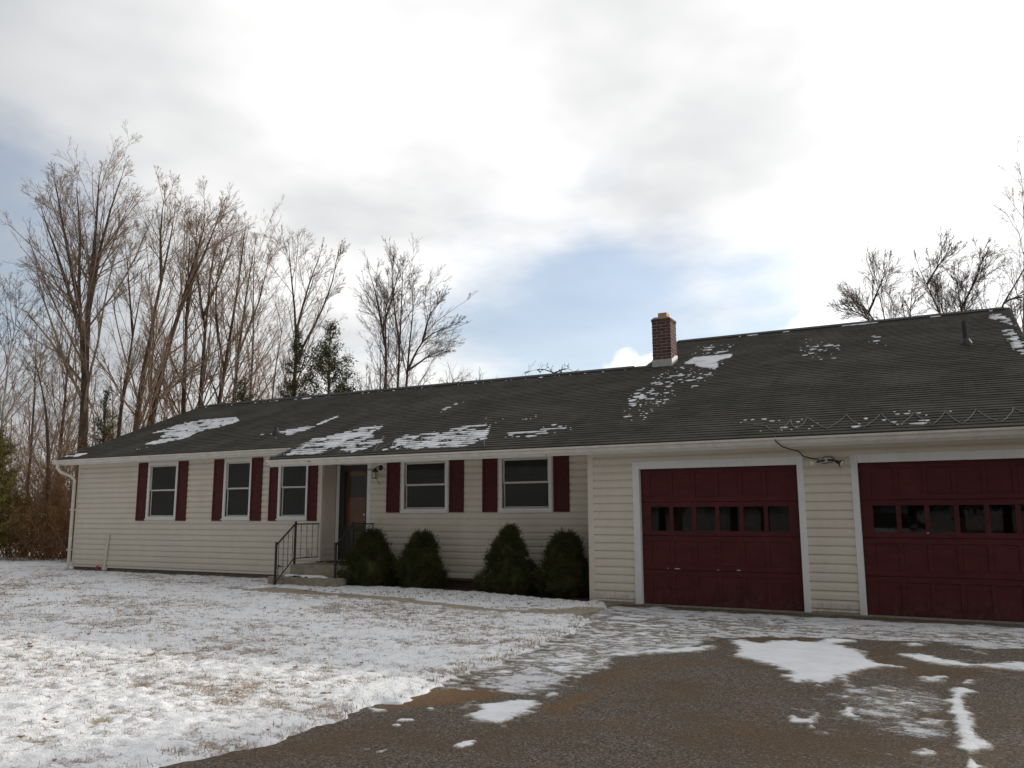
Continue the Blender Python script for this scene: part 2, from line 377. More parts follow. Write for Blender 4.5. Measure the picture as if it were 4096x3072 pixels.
# ---- driveway
# ---- snow lying on the driveway (real relief, a centimetre or two thick)
SNOW = [ # polygon, strength, softness
 ([(2.09,-3.12),(2.22,-2.98),(2.46,-3.14),(2.64,-2.84),(3.04,-2.78),(3.09,-2.39),(3.42,-2.44),(3.22,-2.89),(3.52,-3.24),(3.62,-3.54),(3.68,-3.84),(3.81,-3.97),(3.96,-4.09),(3.79,-4.13),(3.64,-4.35),(3.56,-4.67),(3.64,-5.2),(3.56,-5.08),(3.47,-4.8),(3.44,-5.15),(3.39,-5.29),(3.28,-5.11),(3.21,-5.26),(3.11,-5.19),(3.04,-4.93),(3.02,-4.76),(2.89,-4.54),(2.72,-4.38),(2.56,-4.3),(2.4,-4.16),(2.31,-3.61)], 1, .10),
 ([(.75,-5.1),(1.17,-4.68),(1.52,-4.14),(2.06,-3.41),(2.14,-3.7),(2.05,-4.05),(1.62,-4.41),(1.25,-4.86),(.95,-5.5)], .9, .12),
 ([(1.16,-7.2),(1.41,-6.86),(1.56,-6.84),(1.62,-6.94),(1.64,-7.21),(1.69,-7.48),(1.66,-7.67),(1.52,-7.64),(1.4,-7.62),(1.29,-7.53),(1.29,-7.34)], 1, .08),
 ([(1.53,-6.86),(1.50,-6.56),(1.52,-6.24),(1.39,-5.84),(1.41,-5.36),(1.33,-4.77),(1.3,-4.45),(1.42,-4.45),(1.42,-4.77),(1.49,-5.36),(1.47,-5.84),(1.60,-6.24),(1.60,-6.56),(1.58,-6.86)], .75, .06),
 ([(.45,-6.9),(.3,-5.6),(.2,-4.0),(-.2,-2.2),(.1,-2.2),(.55,-4.2),(.66,-5.6),(.7,-6.7)], .66, .12),
 ([(.62,-6.6),(.5,-5.6),(.42,-4.3),(.9,-4.6),(1.35,-4.8),(1.35,-5.9),(1.0,-5.8),(.85,-6.3)], .68, .2),
 ([(.3,-4.0),(.0,-2.2),(.6,-1.6),(1.6,-2.4),(2.0,-3.3),(1.2,-4.3),(.8,-4.9)], .62, .25),
 ([(1.63,-8.23),(1.64,-8.12),(1.7,-8.02),(1.72,-8.08),(1.73,-8.26)], 1.0, .03), ([(.92,-7.85),(1.04,-7.76),(1.08,-7.83),(.97,-7.9)], 1.0, .03), ([(.98,-7.99),(1.03,-7.93),(1.05,-7.98)], 1.0, .025),
 ([(1.17,-8.66),(1.20,-8.50),(1.23,-8.50),(1.21,-8.68)], .8, .03), ([(1.29,-8.66),(1.31,-8.46),(1.34,-8.46),(1.32,-8.68)], 1.0, .03),
 ([(.55,-7.66),(.68,-7.61),(.73,-7.68),(.65,-7.75)], .8, .04), ([(.91,-7.48),(.96,-7.42),(1.0,-7.5)], .9, .03), ([(1.1,-7.46),(1.09,-7.15),(1.23,-7.17),(1.2,-7.41)], .62, .05),
 ([(4.37,-4.78),(4.51,-4.83),(4.54,-4.99),(4.47,-5.14),(4.48,-5.46),(4.51,-5.97),(4.53,-6.37),(4.57,-6.62),(4.56,-6.8),(4.47,-6.97),(4.45,-6.9),(4.39,-6.84),(4.4,-6.53),(4.38,-6.2),(4.34,-5.78),(4.32,-5.42),(4.35,-5.06)], 1, .07),
 ([(4.46,-6.98),(4.48,-6.96),(4.5,-7.11),(4.55,-7.44),(4.46,-7.44)], .9, .03), ([(4.42,-4.8),(4.46,-4.45),(4.58,-4.24),(4.70,-4.16),(4.70,-4.26),(4.53,-4.52)], .75, .05),
 ([(3.87,-3.3),(4.07,-3.14),(4.26,-3.33),(4.49,-3.53),(4.72,-3.41),(4.88,-3.22),(5.6,-3.3),(5.6,-3.9),(4.76,-3.73),(4.6,-3.72),(4.24,-3.76),(4.03,-3.61)], .9, .09),
 ([(3.98,-7.16),(4.13,-7.15),(4.21,-6.9),(4.36,-6.97),(4.31,-7.11),(4.17,-7.14),(4.04,-7.23)], .8, .05), ([(3.32,-6.39),(3.39,-6.38),(3.46,-6.57),(3.52,-6.29),(3.55,-6.73),(3.51,-6.65),(3.38,-6.66)], .9, .05),
 ([(3.58,-5.59),(3.66,-5.48),(3.69,-5.8),(3.8,-6.23),(3.77,-6.38),(3.69,-6.34)], .75, .06), ([(4.09,-4.44),(4.32,-4.36),(4.31,-4.66),(4.18,-4.76)], .8, .07), ([(3.86,-2.5),(4.09,-2.25),(4.11,-2.57),(3.96,-2.71)], .8, .08), ([(4.47,-2.64),(4.68,-2.59),(4.66,-2.9)], .85, .07),
 ([(3.7,-5.0),(4.3,-5.1),(4.4,-6.4),(4.0,-6.5),(3.75,-5.9)], .50, .15), ([(-.6,-.9),(.3,-1.0),(1.0,-1.5),(.6,-2.2),(-.1,-2.1)], .72, .2), ([(1.0,-1.0),(5.8,-1.1),(5.8,-2.0),(3.2,-2.1),(1.6,-2.6)], .55, .3),
]
DUST = [([(.64,-6.72),(.6,-6.47),(.49,-6.08),(.52,-5.62),(.42,-4.36),(.04,-2.09),(.91,-1.26),(1.8,-4.13),(1.4,-4.45),(1.46,-5.36),(1.44,-5.84),(1.56,-6.24),(1.51,-6.81),(1.26,-6.87),(1.09,-6.9),(.76,-6.73)], 1.0),
        ([(-.6,-.25),(6,-.35),(6.5,-2.6),(4.3,-2.3),(3.2,-2.35),(2.0,-2.9),(1.9,-4.0),(1.2,-4.6),(.2,-3.5),(-.4,-1.6)], 1.0),
        ([(3.63,-4.72),(4.08,-4.82),(4.36,-5.12),(4.4,-6.03),(4.41,-6.75),(4.17,-6.88),(3.89,-6.56),(3.68,-6.29),(3.61,-5.51)], .86),
        ([(3.0,-6.2),(3.6,-5.4),(3.8,-6.4),(4.4,-7.1),(3.9,-7.3),(3.4,-6.8)], .62),
        ([(4.0,-3.1),(6.5,-3.0),(6.5,-4.4),(4.4,-4.3)], .66), ([(1.1,-7.5),(1.0,-8.9),(1.6,-9.3),(1.9,-8.0),(1.7,-7.4)], .28)]
SOIL = [([(.62,-7.01),(.61,-6.66),(1.06,-6.85),(1.17,-6.92),(.93,-7.35),(.64,-7.56)], 1.0), ([(1.73,-7.33),(1.6,-6.5),(1.76,-6.07),(2.01,-6.16),(1.95,-6.7),(1.87,-7.15)], .75),
        ([(2.1,-7.3),(2.3,-6.9),(2.6,-7.0),(2.5,-7.5)], .5), ([(1.5,-6.2),(1.5,-5.2),(1.9,-4.6),(2.4,-4.5),(2.2,-5.4),(1.8,-6.3)], .5), ([(2.9,-7.0),(3.1,-5.4),(3.3,-6.3),(3.3,-7.2)], .45),
        ([(1.0,-6.7),(1.16,-6.45),(1.2,-6.75)], .8)]
xs = np.arange(-.35, 8.01, .07); ys = np.arange(-11, .121, .07)
X, Y = np.meshgrid(xs, ys)
dust = np.zeros_like(X)
dn = .75*(fbm(X*2.3, Y*3.2, 4, 14, .65)-.5)
for pl, s in DUST: dust = np.maximum(dust, s*sstep(psd(X, Y, pl)+dn, -.30, .22))
for pl, s, so in SNOW:
    if s > .55: dust = np.maximum(dust, .62*sstep(psd(X, Y, pl), -.26, .02))
soil = np.zeros_like(X)
for pl, s in SOIL: soil = np.maximum(soil, s*sstep(psd(X, Y, pl)+.4*(fbm(X*3, Y*3, 4, 4, .65)-.5), -.25, .20))
Z = .012*(fbm(X*.8, Y*.8, 3, 9)-.5) - .006
nx, ny = len(xs), len(ys); idx = np.arange(nx*ny).reshape(ny, nx)
def gridfaces(idx, keep=None):
    F = np.stack([idx[:-1, :-1], idx[:-1, 1:], idx[1:, 1:], idx[1:, :-1]], -1)
    return F[keep] if keep is not None else F.reshape(-1, 4)
me = npmesh('driveway', np.stack([X, Y, Z], -1).reshape(-1, 3), gridfaces(idx))
for nm, a in (('dust', dust), ('soil', soil)):
    at = me.attributes.new(nm, 'FLOAT', 'POINT'); at.data.foreach_set('value', a.ravel().astype(np.float32))
m, t, b = mat('old_asphalt'); p = geo_pos(t)
agg = t.add('ShaderNodeTexVoronoi'); t.set(agg, 'Vector', p); t.set(agg, 'Scale', 80)
c = t.mix(t.smooth(t.noise(p, 62, 5, .8), .36, .66), (.050, .042, .034), (.232, .196, .156))
c = t.mix(1.0, c, t.ramp(t.add('ShaderNodeSeparateColor', ins={'Color': agg.outputs['Color']}).outputs[0], [(0, .42), (.5, .85), (.85, 1.12), (1, 1.7)]), 'MULTIPLY')
c = t.mix(t.smooth(t.noise(p, 160, 2, .5), .62, .74), c, (.50, .46, .40))
c = t.mix(t.math('MULTIPLY', t.smooth(t.noise(p, .9, 6, .65), .42, .64), .68), c, (.120, .076, .045))
c = t.mix(t.math('MULTIPLY', t.smooth(t.noise(p, 2.2, 5, .65), .55, .75), .5), c, (.19, .105, .056))
c = t.mix(t.math('MULTIPLY', t.smooth(agg.outputs['Distance'], .35, .1), .25), c, (.17, .155, .13))
at = t.add('ShaderNodeAttribute', attribute_name='soil'); ns = t.noise(p, 30, 5, .7)
sm = t.smooth(t.math('ADD', at.outputs['Fac'], t.math('MULTIPLY', t.math('SUBTRACT', ns, .5), .9)), .25, .8)
c = t.mix(t.math('MULTIPLY', sm, .70), c, t.mix(ns, (.115, .058, .027), (.22, .125, .060)))
at = t.add('ShaderNodeAttribute', attribute_name='dust')
st = t.noise(t.vmath('MULTIPLY', p, (1.0, 1.55, 1.0)), 4.2, 7, .72); st2 = t.noise(t.vmath('MULTIPLY', p, (1.0, 1.3, 1.0)), 38, 6, .75)
dm = t.math('ADD', t.math('MULTIPLY', st, .62), t.math('MULTIPLY', st2, .38))
dm = t.smooth(t.math('ADD', dm, t.math('MULTIPLY', at.outputs['Fac'], .42)), .79, .93)
dm = t.math('MULTIPLY', dm, t.smooth(at.outputs['Fac'], .02, .15))
c = t.mix(t.math('MULTIPLY', dm, .9), c, (.72, .72, .73))
hgt = t.math('ADD', t.noise(p, 110, 3, .6), t.math('MULTIPLY', dm, 1.0))
setb(t, b, c, .93, .12, None, bump(t, hgt, .8, .012)); MAT['asphalt'] = m
drive = tag(link('driveway', me, MAT['asphalt'], smooth=True), 'worn brown grey asphalt driveway in front of the garage', 'driveway', kind='structure')
V = np.array([(-.35,-60,-.012),(8.01,-60,-.012),(8.01,-10.98,-.012),(-.35,-10.98,-.012),(7.99,-60,-.014),(14,-60,-.014),(14,.12,-.014),(7.99,.12,-.014)])
tag(link('driveway', npmesh('driveway_far', V, np.array([(0,1,2,3),(4,5,6,7)])), MAT['asphalt']), 'driveway running on towards the road behind the viewer', 'driveway', kind='structure')

xs = np.arange(-.3, 6.2, .02); ys = np.arange(-9.6, -.12, .02)
X, Y = np.meshgrid(xs, ys)
fld = np.full(X.shape, -.5)
nz = 1.5*(fbm(X*6, Y*8.5, 6, 21, .78)-.5)
for pl, s, so in SNOW:
    x0 = min(q[0] for q in pl)-.5; x1 = max(q[0] for q in pl)+.5; y0 = min(q[1] for q in pl)-.5; y1 = max(q[1] for q in pl)+.5
    i0, i1 = np.searchsorted(xs, [x0, x1]); j0, j1 = np.searchsorted(ys, [y0, y1])
    sub = (slice(j0, j1), slice(i0, i1))
    if X[sub].size == 0: continue
    v = s*sstep(psd(X[sub], Y[sub], pl), -so*1.5, so*1.5) - .5
    fld[sub] = np.maximum(fld[sub], v)
streak = .55*(fbm(X*2.6, Y*7, 5, 31, .7)-.5)
fld = fld + np.where(fld > .25, nz*.5, nz*1.1+streak*.8)
H = np.where(fld > 0, .009*(1-np.exp(-np.maximum(fld, 0)*4)), fld*.08) + .005*(fbm(X*11, Y*14, 4, 41)-.5)*(fld > 0)
Z = H - .001
ny, nx = X.shape; idx = np.arange(nx*ny).reshape(ny, nx)
zc = np.maximum.reduce([Z[:-1, :-1], Z[1:, :-1], Z[:-1, 1:], Z[1:, 1:]]); keep = zc > -.006
Vv = np.stack([X, Y, Z], -1).reshape(-1, 3); Fv = gridfaces(idx, keep)
used, invx = np.unique(Fv, return_inverse=True)
me = npmesh('driveway_snow', Vv[used], invx.reshape(-1, 4))
at = me.attributes.new('depth', 'FLOAT', 'POINT'); at.data.foreach_set('value', fld.ravel()[used].astype(np.float32))
m, t, b = mat('thin_snow'); p = geo_pos(t); at = t.add('ShaderNodeAttribute', attribute_name='depth')
n = t.noise(p, 60, 6, .8); cv_ = t.smooth(t.math('ADD', at.outputs['Fac'], t.math('MULTIPLY', t.math('SUBTRACT', n, .5), .75)), -.02, .40)
c = t.mix(cv_, t.mix(n, (.10, .08, .06), (.26, .22, .17)), t.mix(t.smooth(t.noise(p, 4, 5, .6), .3, .7), (.80, .81, .83), (.70, .71, .73)))
setb(t, b, c, .8, .2, None, bump(t, t.noise(p, 50, 5, .65), .5, .012)); MAT['thin_snow'] = m
tag(link('driveway_snow', me, MAT['thin_snow'], smooth=True), 'thin wind blown snow patches lying on the driveway', 'snow', kind='stuff')

# ---- lawn under a broken crust of snow
EDGE_Y = np.array([-60,-12,-9.37,-9.16,-8.91,-8.65,-8.3,-8.05,-7.87,-7.52,-7.42,-6.88,-6.53,-6.08,-5.56,-4.36,-3.45,-2.1,-1.78,-1.2,-.6,5])
EDGE_X = np.array([.2,.25,.43,.52,.58,.62,.6,.68,.57,.5,.66,.59,.56,.49,.51,.42,.31,-.01,-.25,-.35,-.6,-.9])
WALK = [(-8.3,-.95),(-7.36,-1.12),(-7.2,-.62),(-6.3,-.78),(-5.5,-1.1),(-4.81,-1.11),(-3.68,-1.3),(-2.41,-1.66),(-1.52,-1.88),(-.61,-1.82),(-.2,-1.85),(-1.02,-1.96),(-1.98,-2.04),(-3.03,-1.80),(-4.66,-1.50),(-6.16,-1.46),(-7.06,-1.42),(-7.6,-1.3)]
BED = [(-6.75,3),(-6.7,.05),(-6.3,.02),(-5.0,.10),(-4.0,.04),(-3.18,-.05),(-1.69,-.22),(-.86,-.28),(-.86,3)]
def gz(x, y):   # the ground swells gently towards the house wall
    return .055*sstep(y, -3.0, 0.2)*sstep(-x, .3, 2.5) + .02*(fbm(x*.25, y*.25, 2, 50)-.5)*sstep(-x, -.2, 1.5)
def axis(a, b, base, k, c):
    out = [a]; 
    while out[-1] > b: out.append(out[-1]-max(base, k*abs(out[-1]-c)))
    return np.array(out[::-1])
xs = axis(.85, -34, .026, .0062, 2.2)
ys = np.concatenate([np.arange(-12.2, -10, .06), np.arange(-10, -4, .028), np.arange(-4, 1.4, .036), np.arange(1.4, 9.0, .10)])
X, Y = np.meshgrid(xs, ys)
edge = np.interp(Y, EDGE_Y, EDGE_X) + .30*(fbm(Y*2.6, X*2.6, 5, 61, .65)-.5) - X          # >0 on the lawn
lump = fbm(X*7.5, Y*10, 4, 71, .62); fine = fbm(X*19, Y*24, 3, 72)
big = fbm(X*.9, Y*1.3, 3, 73)
grassy = .60*fbm(X*9, Y*12, 4, 81, .75) + .40*fbm(X*.9, Y*1.3, 4, 82, .6)
top = gz(X, Y) + .010 + .020*sstep(edge, .0, .35) + .050*(lump-.5) + .030*(fine-.5) + .02*(big-.5)
wk = psd(X, Y, WALK) + .10*(fbm(X*4, Y*5, 4, 91)-.5)
bd = psd(X, Y, BED) + .10*(fbm(X*3, Y*3, 3, 92)-.5)
step_ = psd(X, Y, [(-7.8,-.42),(-5.7,-.42),(-5.7,1.5),(-7.8,1.5)])
msk = np.minimum.reduce([edge, -wk*1.2, -bd])
top = top - .12*(1-sstep(msk, -.05, .05))
top = np.where((Y > .55) & (X > -15.2) & (X < -7.2), top-.02*sstep(Y, .55, .70), top)
far = sstep(Y + .12*(fbm(X*1.2, Y*1.2, 4, 93)-.5)*8, 3.6, 4.6)*(X < -15)
top = top - .12*far
ny, nx = X.shape; idx = np.arange(nx*ny).reshape(ny, nx)
zc = np.maximum.reduce([msk[:-1, :-1], msk[1:, :-1], msk[:-1, 1:], msk[1:, 1:]])
xc = X[:-1, :-1]; yc = Y[:-1, :-1]
keep = (zc > -.06) & ~((yc > 1.3) & (xc > -15.0)) & (far[:-1, :-1] < .98)
Vv = np.stack([X, Y, top], -1).reshape(-1, 3); Fv = gridfaces(idx, keep)
used, invx = np.unique(Fv, return_inverse=True)
me = npmesh('lawn', Vv[used], invx.reshape(-1, 4))
at = me.attributes.new('grassy', 'FLOAT', 'POINT'); at.data.foreach_set('value', (grassy - .30*(lump-.5) - .16*sstep(Y, -1.75, -1.35)*sstep(X, -7.2, -6.6) - .03).ravel()[used].astype(np.float32))
m, t, b = mat('snow_dusted_lawn'); p = geo_pos(t); at = t.add('ShaderNodeAttribute', attribute_name='grassy')
n = t.noise(p, 34, 7, .82); g = t.math('ADD', at.outputs['Fac'], t.math('MULTIPLY', t.math('SUBTRACT', n, .5), 1.25))
gm = t.smooth(g, .46, .68)
gc = t.mix(t.smooth(t.noise(p, 9, 4, .6), .35, .65), (.33, .225, .15), (.17, .115, .085)); gc = t.mix(t.smooth(t.noise(p, 70, 3, .6), .45, .7), gc, (.36, .26, .15))
sn = t.mix(t.smooth(t.noise(p, 3, 4, .6), .3, .7), (.82, .82, .83), (.75, .755, .77))
setb(t, b, t.mix(t.math('MULTIPLY', gm, .86), sn, gc), .8, .2, None, bump(t, t.math('SUBTRACT', t.noise(p, 55, 5, .65), t.math('MULTIPLY', gm, .5)), .6, .018)); MAT['lawn'] = m
tag(link('lawn', me, MAT['lawn'], smooth=True), 'lawn under a thin crust of snow with dry grass showing through', 'lawn', kind='structure')
V = np.array([(-.3,-60,-.02),(-90,-60,-.02),(-90,8,-.02),(-33,8,-.02),(-33,-12,-.02),(-.3,-12,-.02)])
me = npmesh('lawn_far', V, [np.array([(0,5,4,1)]), np.array([(1,4,3,2)])]); link_far = tag(link('lawn', me, MAT['snow']), 'snowy lawn running on beyond the picture', 'lawn', kind='structure')

# dry grass blades poking through the snow
N = 220000
bx = rng.uniform(-16, .8, N); by = rng.uniform(-11, .5, N)
dist = np.hypot(bx-CAM.x, by-CAM.y)
e = np.interp(by, EDGE_Y, EDGE_X) - bx
gr = .60*fbm(bx*9, by*12, 4, 81, .75) + .40*fbm(bx*.9, by*1.3, 4, 82, .6)
pr = sstep(gr, .47, .60)*.8 + .06 + .35*np.exp(-np.abs(e-.04)/.06)
ok = (rng.random(N) < pr*np.clip(9/dist, 0, 1)) & (e > .0) & (psd(bx, by, WALK) < -.02) & (psd(bx, by, BED) < -.05) & (psd(bx, by, [(-7.9,-.5),(-5.7,-.5),(-5.7,1.5),(-7.9,1.5)]) < 0) & (by < .6)
bx, by, dist = bx[ok], by[ok], dist[ok]; n = len(bx)
bz = gz(bx, by) + .028 + .050*(fbm(bx*7.5, by*10, 4, 71, .62)-.5) + .02*(fbm(bx*.9, by*1.3, 3, 73)-.5) - .012
a = rng.uniform(0, 2*np.pi, n); hh = rng.uniform(.014, .046, n); wd = rng.uniform(.0013, .0028, n)*np.clip(dist/7, 1, 3); lean = rng.uniform(.1, 1.0, n)*hh; a2 = rng.uniform(0, 2*np.pi, n)
B = np.stack([bx, by, bz], -1); px = np.stack([np.cos(a)*wd, np.sin(a)*wd, np.zeros(n)], -1); tip = B + np.stack([np.cos(a2)*lean, np.sin(a2)*lean, hh], -1)
mid = B*.5 + tip*.5 + np.stack([np.zeros(n), np.zeros(n), hh*.15], -1)
Vv = np.stack([B-px, B+px, mid+px*.7, mid-px*.7, tip], 1).reshape(-1, 3); q = np.arange(n)[:, None]*5
tag(link('dry_grass', npmesh('dry_grass', Vv, [q+np.array([[0, 1, 2, 3]]), q+np.array([[3, 2, 4]])]), MAT['grass']), 'dry tan grass blades poking through the lawn snow', 'grass', kind='stuff')

# fallen leaves
N = 420
lx = rng.uniform(-15, .6, N); ly = rng.uniform(-10.5, .4, N)
ex = np.concatenate([rng.uniform(-8.3, -7.5, 60), rng.uniform(-6.3, -1.0, 120)]); ey = np.concatenate([rng.uniform(-.35, .5, 60), rng.uniform(-1.4, -.7, 120)])
lx = np.concatenate([lx, ex]); ly = np.concatenate([ly, ey])
ok = (np.interp(ly, EDGE_Y, EDGE_X)-lx > .02); lx, ly = lx[ok], ly[ok]; n = len(lx)
lz = gz(lx, ly) + .030 + .050*(fbm(lx*7.5, ly*10, 4, 71, .62)-.5) + .02*(fbm(lx*.9, ly*1.3, 3, 73)-.5) + .006
s = rng.uniform(.015, .036, n); a = rng.uniform(0, 6.28, n); tl = rng.uniform(-.6, .6, (n, 2))
Vl = []
for k, (r, th) in enumerate([(1, 0), (.6, .9), (.75, 2.1), (.9, 3.14), (.7, 4.1), (.6, 5.3)]):
    ox = np.cos(a+th)*r*s; oy = np.sin(a+th)*r*s; Vl.append(np.stack([lx+ox, ly+oy, lz+np.abs(ox*tl[:, 0]+oy*tl[:, 1])+.25*s*(k % 2)], -1))
Vl = np.stack(Vl, 1).reshape(-1, 3); q = np.arange(n)[:, None]*6
tag(link('fallen_leaves', npmesh('fallen_leaves', Vl, [q+np.array([[0, 1, 2, 3]]), q+np.array([[3, 4, 5, 0]])]), MAT['leaf']), 'curled brown leaves scattered over the snowy lawn', 'leaves', kind='stuff')

# ---- planting bed and concrete walk
xs = np.arange(-6.85, -.80, .06); ys = np.arange(-.45, 1.0, .06); X, Y = np.meshgrid(xs, ys)
Z = .028 + .03*(fbm(X*6, Y*6, 4, 95)-.5) + .03*sstep(Y, 0, .8); ny, nx = X.shape
tag(link('planting_bed', npmesh('planting_bed', np.stack([X, Y, Z], -1).reshape(-1, 3), gridfaces(np.arange(nx*ny).reshape(ny, nx))), MAT['mulch'], smooth=True), 'dark bare planting bed along the house wall', 'ground', kind='structure')
walk = empty('walkway', (-4, -1.2, 0)); tag(walk, 'narrow concrete walk between the front steps and the driveway', 'walkway', kind='structure')
x = -8.3
wl = [-8.35, -6.75, -5.05, -3.45, -1.85, -.25]
for x0, x1 in zip(wl[:-1], wl[1:]):
    zt = .050 if x1 < -1.9 else .034
    fy = lambda q: float(np.interp(q, [-8.3,-7,-4.66,-3,-2,-1,-.2], [-1.52,-1.52,-1.60,-1.90,-2.14,-2.07,-1.98]))
    dy0 = fy(x0)+1.62; dy1 = fy(x1)+1.62
    mbx = MB(); x0b, x1b = x0+.008, x1-.008
    n = len(mbx.v); dz = rng.uniform(-.004, .004)
    mbx.v += [(x0b, -1.62+dy0, -.05), (x1b, -1.62+dy1, -.05), (x1b, -.60+dy1, -.05), (x0b, -.60+dy0, -.05), (x0b, -1.62+dy0, zt+dz), (x1b, -1.62+dy1, zt+dz), (x1b, -.60+dy1, zt+dz), (x0b, -.60+dy0, zt+dz)]
    mbx.f += [(3,2,1,0),(4,5,6,7),(0,1,5,4),(1,2,6,5),(2,3,7,6),(3,0,4,7)]
    for i in range(len(mbx.v)): mbx.v[i] = (mbx.v[i][0]+4, mbx.v[i][1]+1.2, mbx.v[i][2])
    mbx.build('paving_slab', MAT['walk'], walk, bevel=.006)

# ================================================================== THE HOUSE
SL = 5/12.0; YE = -.35; ZE = 2.541; CS = math.cos(math.atan(SL)); SN = math.sin(math.atan(SL))
roofz = lambda y: ZE + SL*(y-YE)
XL, XC, XP, XR = -15.3, -7.24, -.897, 5.78            # left wall, wing corner, garage corner, right wall
YL, YM, YD = .70, .96, 1.16                          # wing wall, middle wall, door recess
YEL = .38                                            # eave line of the left wing
RX0, RXM, RXT, RXR = -15.74, -7.72, -1.50, 5.80       # roof ends
YR1, YR2 = 4.88, 7.30                                # ridges
S = .1263                                            # siding exposure

house = empty('house', (-4.8, 0, 0)); tag(house, 'long single storey ranch house with cream siding, dark red shutters and attached double garage', 'house')
OFF = Vector((4.8, 0, 0))
def hb(mb, name, mt, parent=None, **k):
    """build a part of the house given in world coordinates"""
    o = mb.build(name, mt, parent or house, **k)
    if (parent or house) is house: o.location = OFF
    return o

def cells(x0, x1, z0, z1, holes):
    xs = sorted({x0, x1, *[h[0] for h in holes], *[h[1] for h in holes]}); zs = sorted({z0, z1, *[h[2] for h in holes], *[h[3] for h in holes]})
    for a, b2 in zip(xs[:-1], xs[1:]):
        for c, d in zip(zs[:-1], zs[1:]):
            mx, mz = (a+b2)/2, (c+d)/2
            if not any(h[0] < mx < h[1] and h[2] < mz < h[3] for h in holes): yield a, b2, c, d

def wall(x0, x1, y, z0, z1, line, zbot, holes, th=.12, ztop=None):
    """framed wall with a hole for every opening, clad in lapped boards"""
    mb = MB()
    for a, b2, c, d in cells(x0, x1, z0, z1, holes): mb.box(a, b2, y+.004, y+th, c, d)
    wo = hb(mb, 'wall', MAT['vinyl'])
    k = math.floor((zbot-line)/S)
    z = line + k*S; zt_ = ztop or z1
    while z < zt_-.01:
        lo, hi = max(z, zbot), min(z+S, zt_)
        if hi-lo > .015:
            cut = sorted([(h[0], h[1]) for h in holes if h[2] < hi-.002 and h[3] > lo+.002])
            seg = []; x = x0
            for a, b2 in cut:
                if a > x: seg.append((x, a))
                x = max(x, b2)
            if x < x1: seg.append((x, x1))
            out_ = []
            for a, b2 in seg:                      # siding comes in lengths: stagger the butt joints
                while b2-a > 3.9:
                    c_ = a + rng.uniform(1.6, 3.6); out_.append((a, c_)); a = c_
                out_.append((a, b2))
            seg = out_
            # partly cut boards: keep the piece above or below the opening as its own board
            extra = []
            for h in holes:
                if h[2] < hi-.002 and h[3] > lo+.002:
                    if h[3] < hi-.02: extra.append((h[0], h[1], h[3], hi))
                    if h[2] > lo+.02: extra.append((h[0], h[1], lo, h[2]))
            for a, b2, l2, h2 in [(a, b2, lo, hi) for a, b2 in seg] + extra:
                if b2-a < .02: continue
                f = lambda q: .003+.0195*(1-float(sstep((q-z)/S, .52, 1.0)))
                w0 = rng.uniform(-.0012, .0012)
                mb = MB(); mb.extr([(y+.004, l2+.018), (y-.013, l2+.018), (y-f(l2)-w0+.0016, l2), (y-f(l2)-w0, l2), (y-f(l2)-w0-.0008, l2+.004), *[(y-f(z+S*q_)-w0, z+S*q_) for q_ in (.52, .66, .78, .90) if l2+.022 < z+S*q_ < h2-.005], (y-f(h2), h2), (y-.0012, h2+.011), (y+.004, h2+.011)], 'x', a+.0015, b2-.0015)
                mb.build('siding_board', MAT['vinyl'], wo)
        z += S
    return wo

# ---- openings: (x0, x1, z0, z1) of the glass-and-frame hole
WINS = [(-12.575, -11.675, 1.385, 2.60, YL), (-10.035, -9.305, 1.385, 2.60, YL), (-8.385, -7.665, 1.385, 2.60, YL), (-5.31, -4.33, 1.525, 2.455, YM), (-3.055, -2.08, 1.525, 2.455, YM)]
G1 = (0.0, 2.4515, 0.0, 2.13); G2 = (3.284, 5.70, 0.0, 2.13)
DOOR = (-7.13, -6.31, .50, 2.46)
hl = [w_[:4] for w_ in WINS if w_[4] == YL]; hm = [w_[:4] for w_ in WINS if w_[4] == YM]
wall(XL+.07, XC-.085, YL, .16, 2.80, 2.3685, .16, hl, ztop=2.735)
wall(-6.16, XP-.002, YM, .17, 2.50, 2.355, .17, hm, ztop=2.49)
wall(XP+.10, XR-.08, 0.0, -.02, 2.50, 2.352, .035, [(G1[0]-.005, G1[1]+.005, -.1, 2.135), (G2[0]-.005, G2[1]+.005, -.1, 2.135)], ztop=2.44)
# recessed wall round the front door
mb = MB()
for a, b2, c, d in cells(XC+.02, -6.06, .40, 2.60, [(DOOR[0], DOOR[1], .3, DOOR[3])]): mb.box(a, b2, YD, YD+.12, c, d)
hb(mb, 'wall', MAT['vinyl'])
# return wall of the wing beside the door, clad too (boards run along y)
mb = MB(); mb.box(XC-.10, XC-.004, YL+.125, YD+.12, .40, 2.62); rw = hb(mb, 'wall', MAT['vinyl'])
z = 2.3685-15*S
while z < 2.55:
    mb = MB(); lo = max(z, .47)
    if z+S > .5: mb.extr([(XC-.004, lo+.012), (XC+.011, lo+.012), (XC+.0155, lo), (XC+.017, lo), (XC+.0178, lo+.004), (XC+.002, z+S), (XC-.004, z+S)], 'y', YL+.075, YD-.03); mb.build('siding_board', MAT['vinyl'], rw)
    z += S
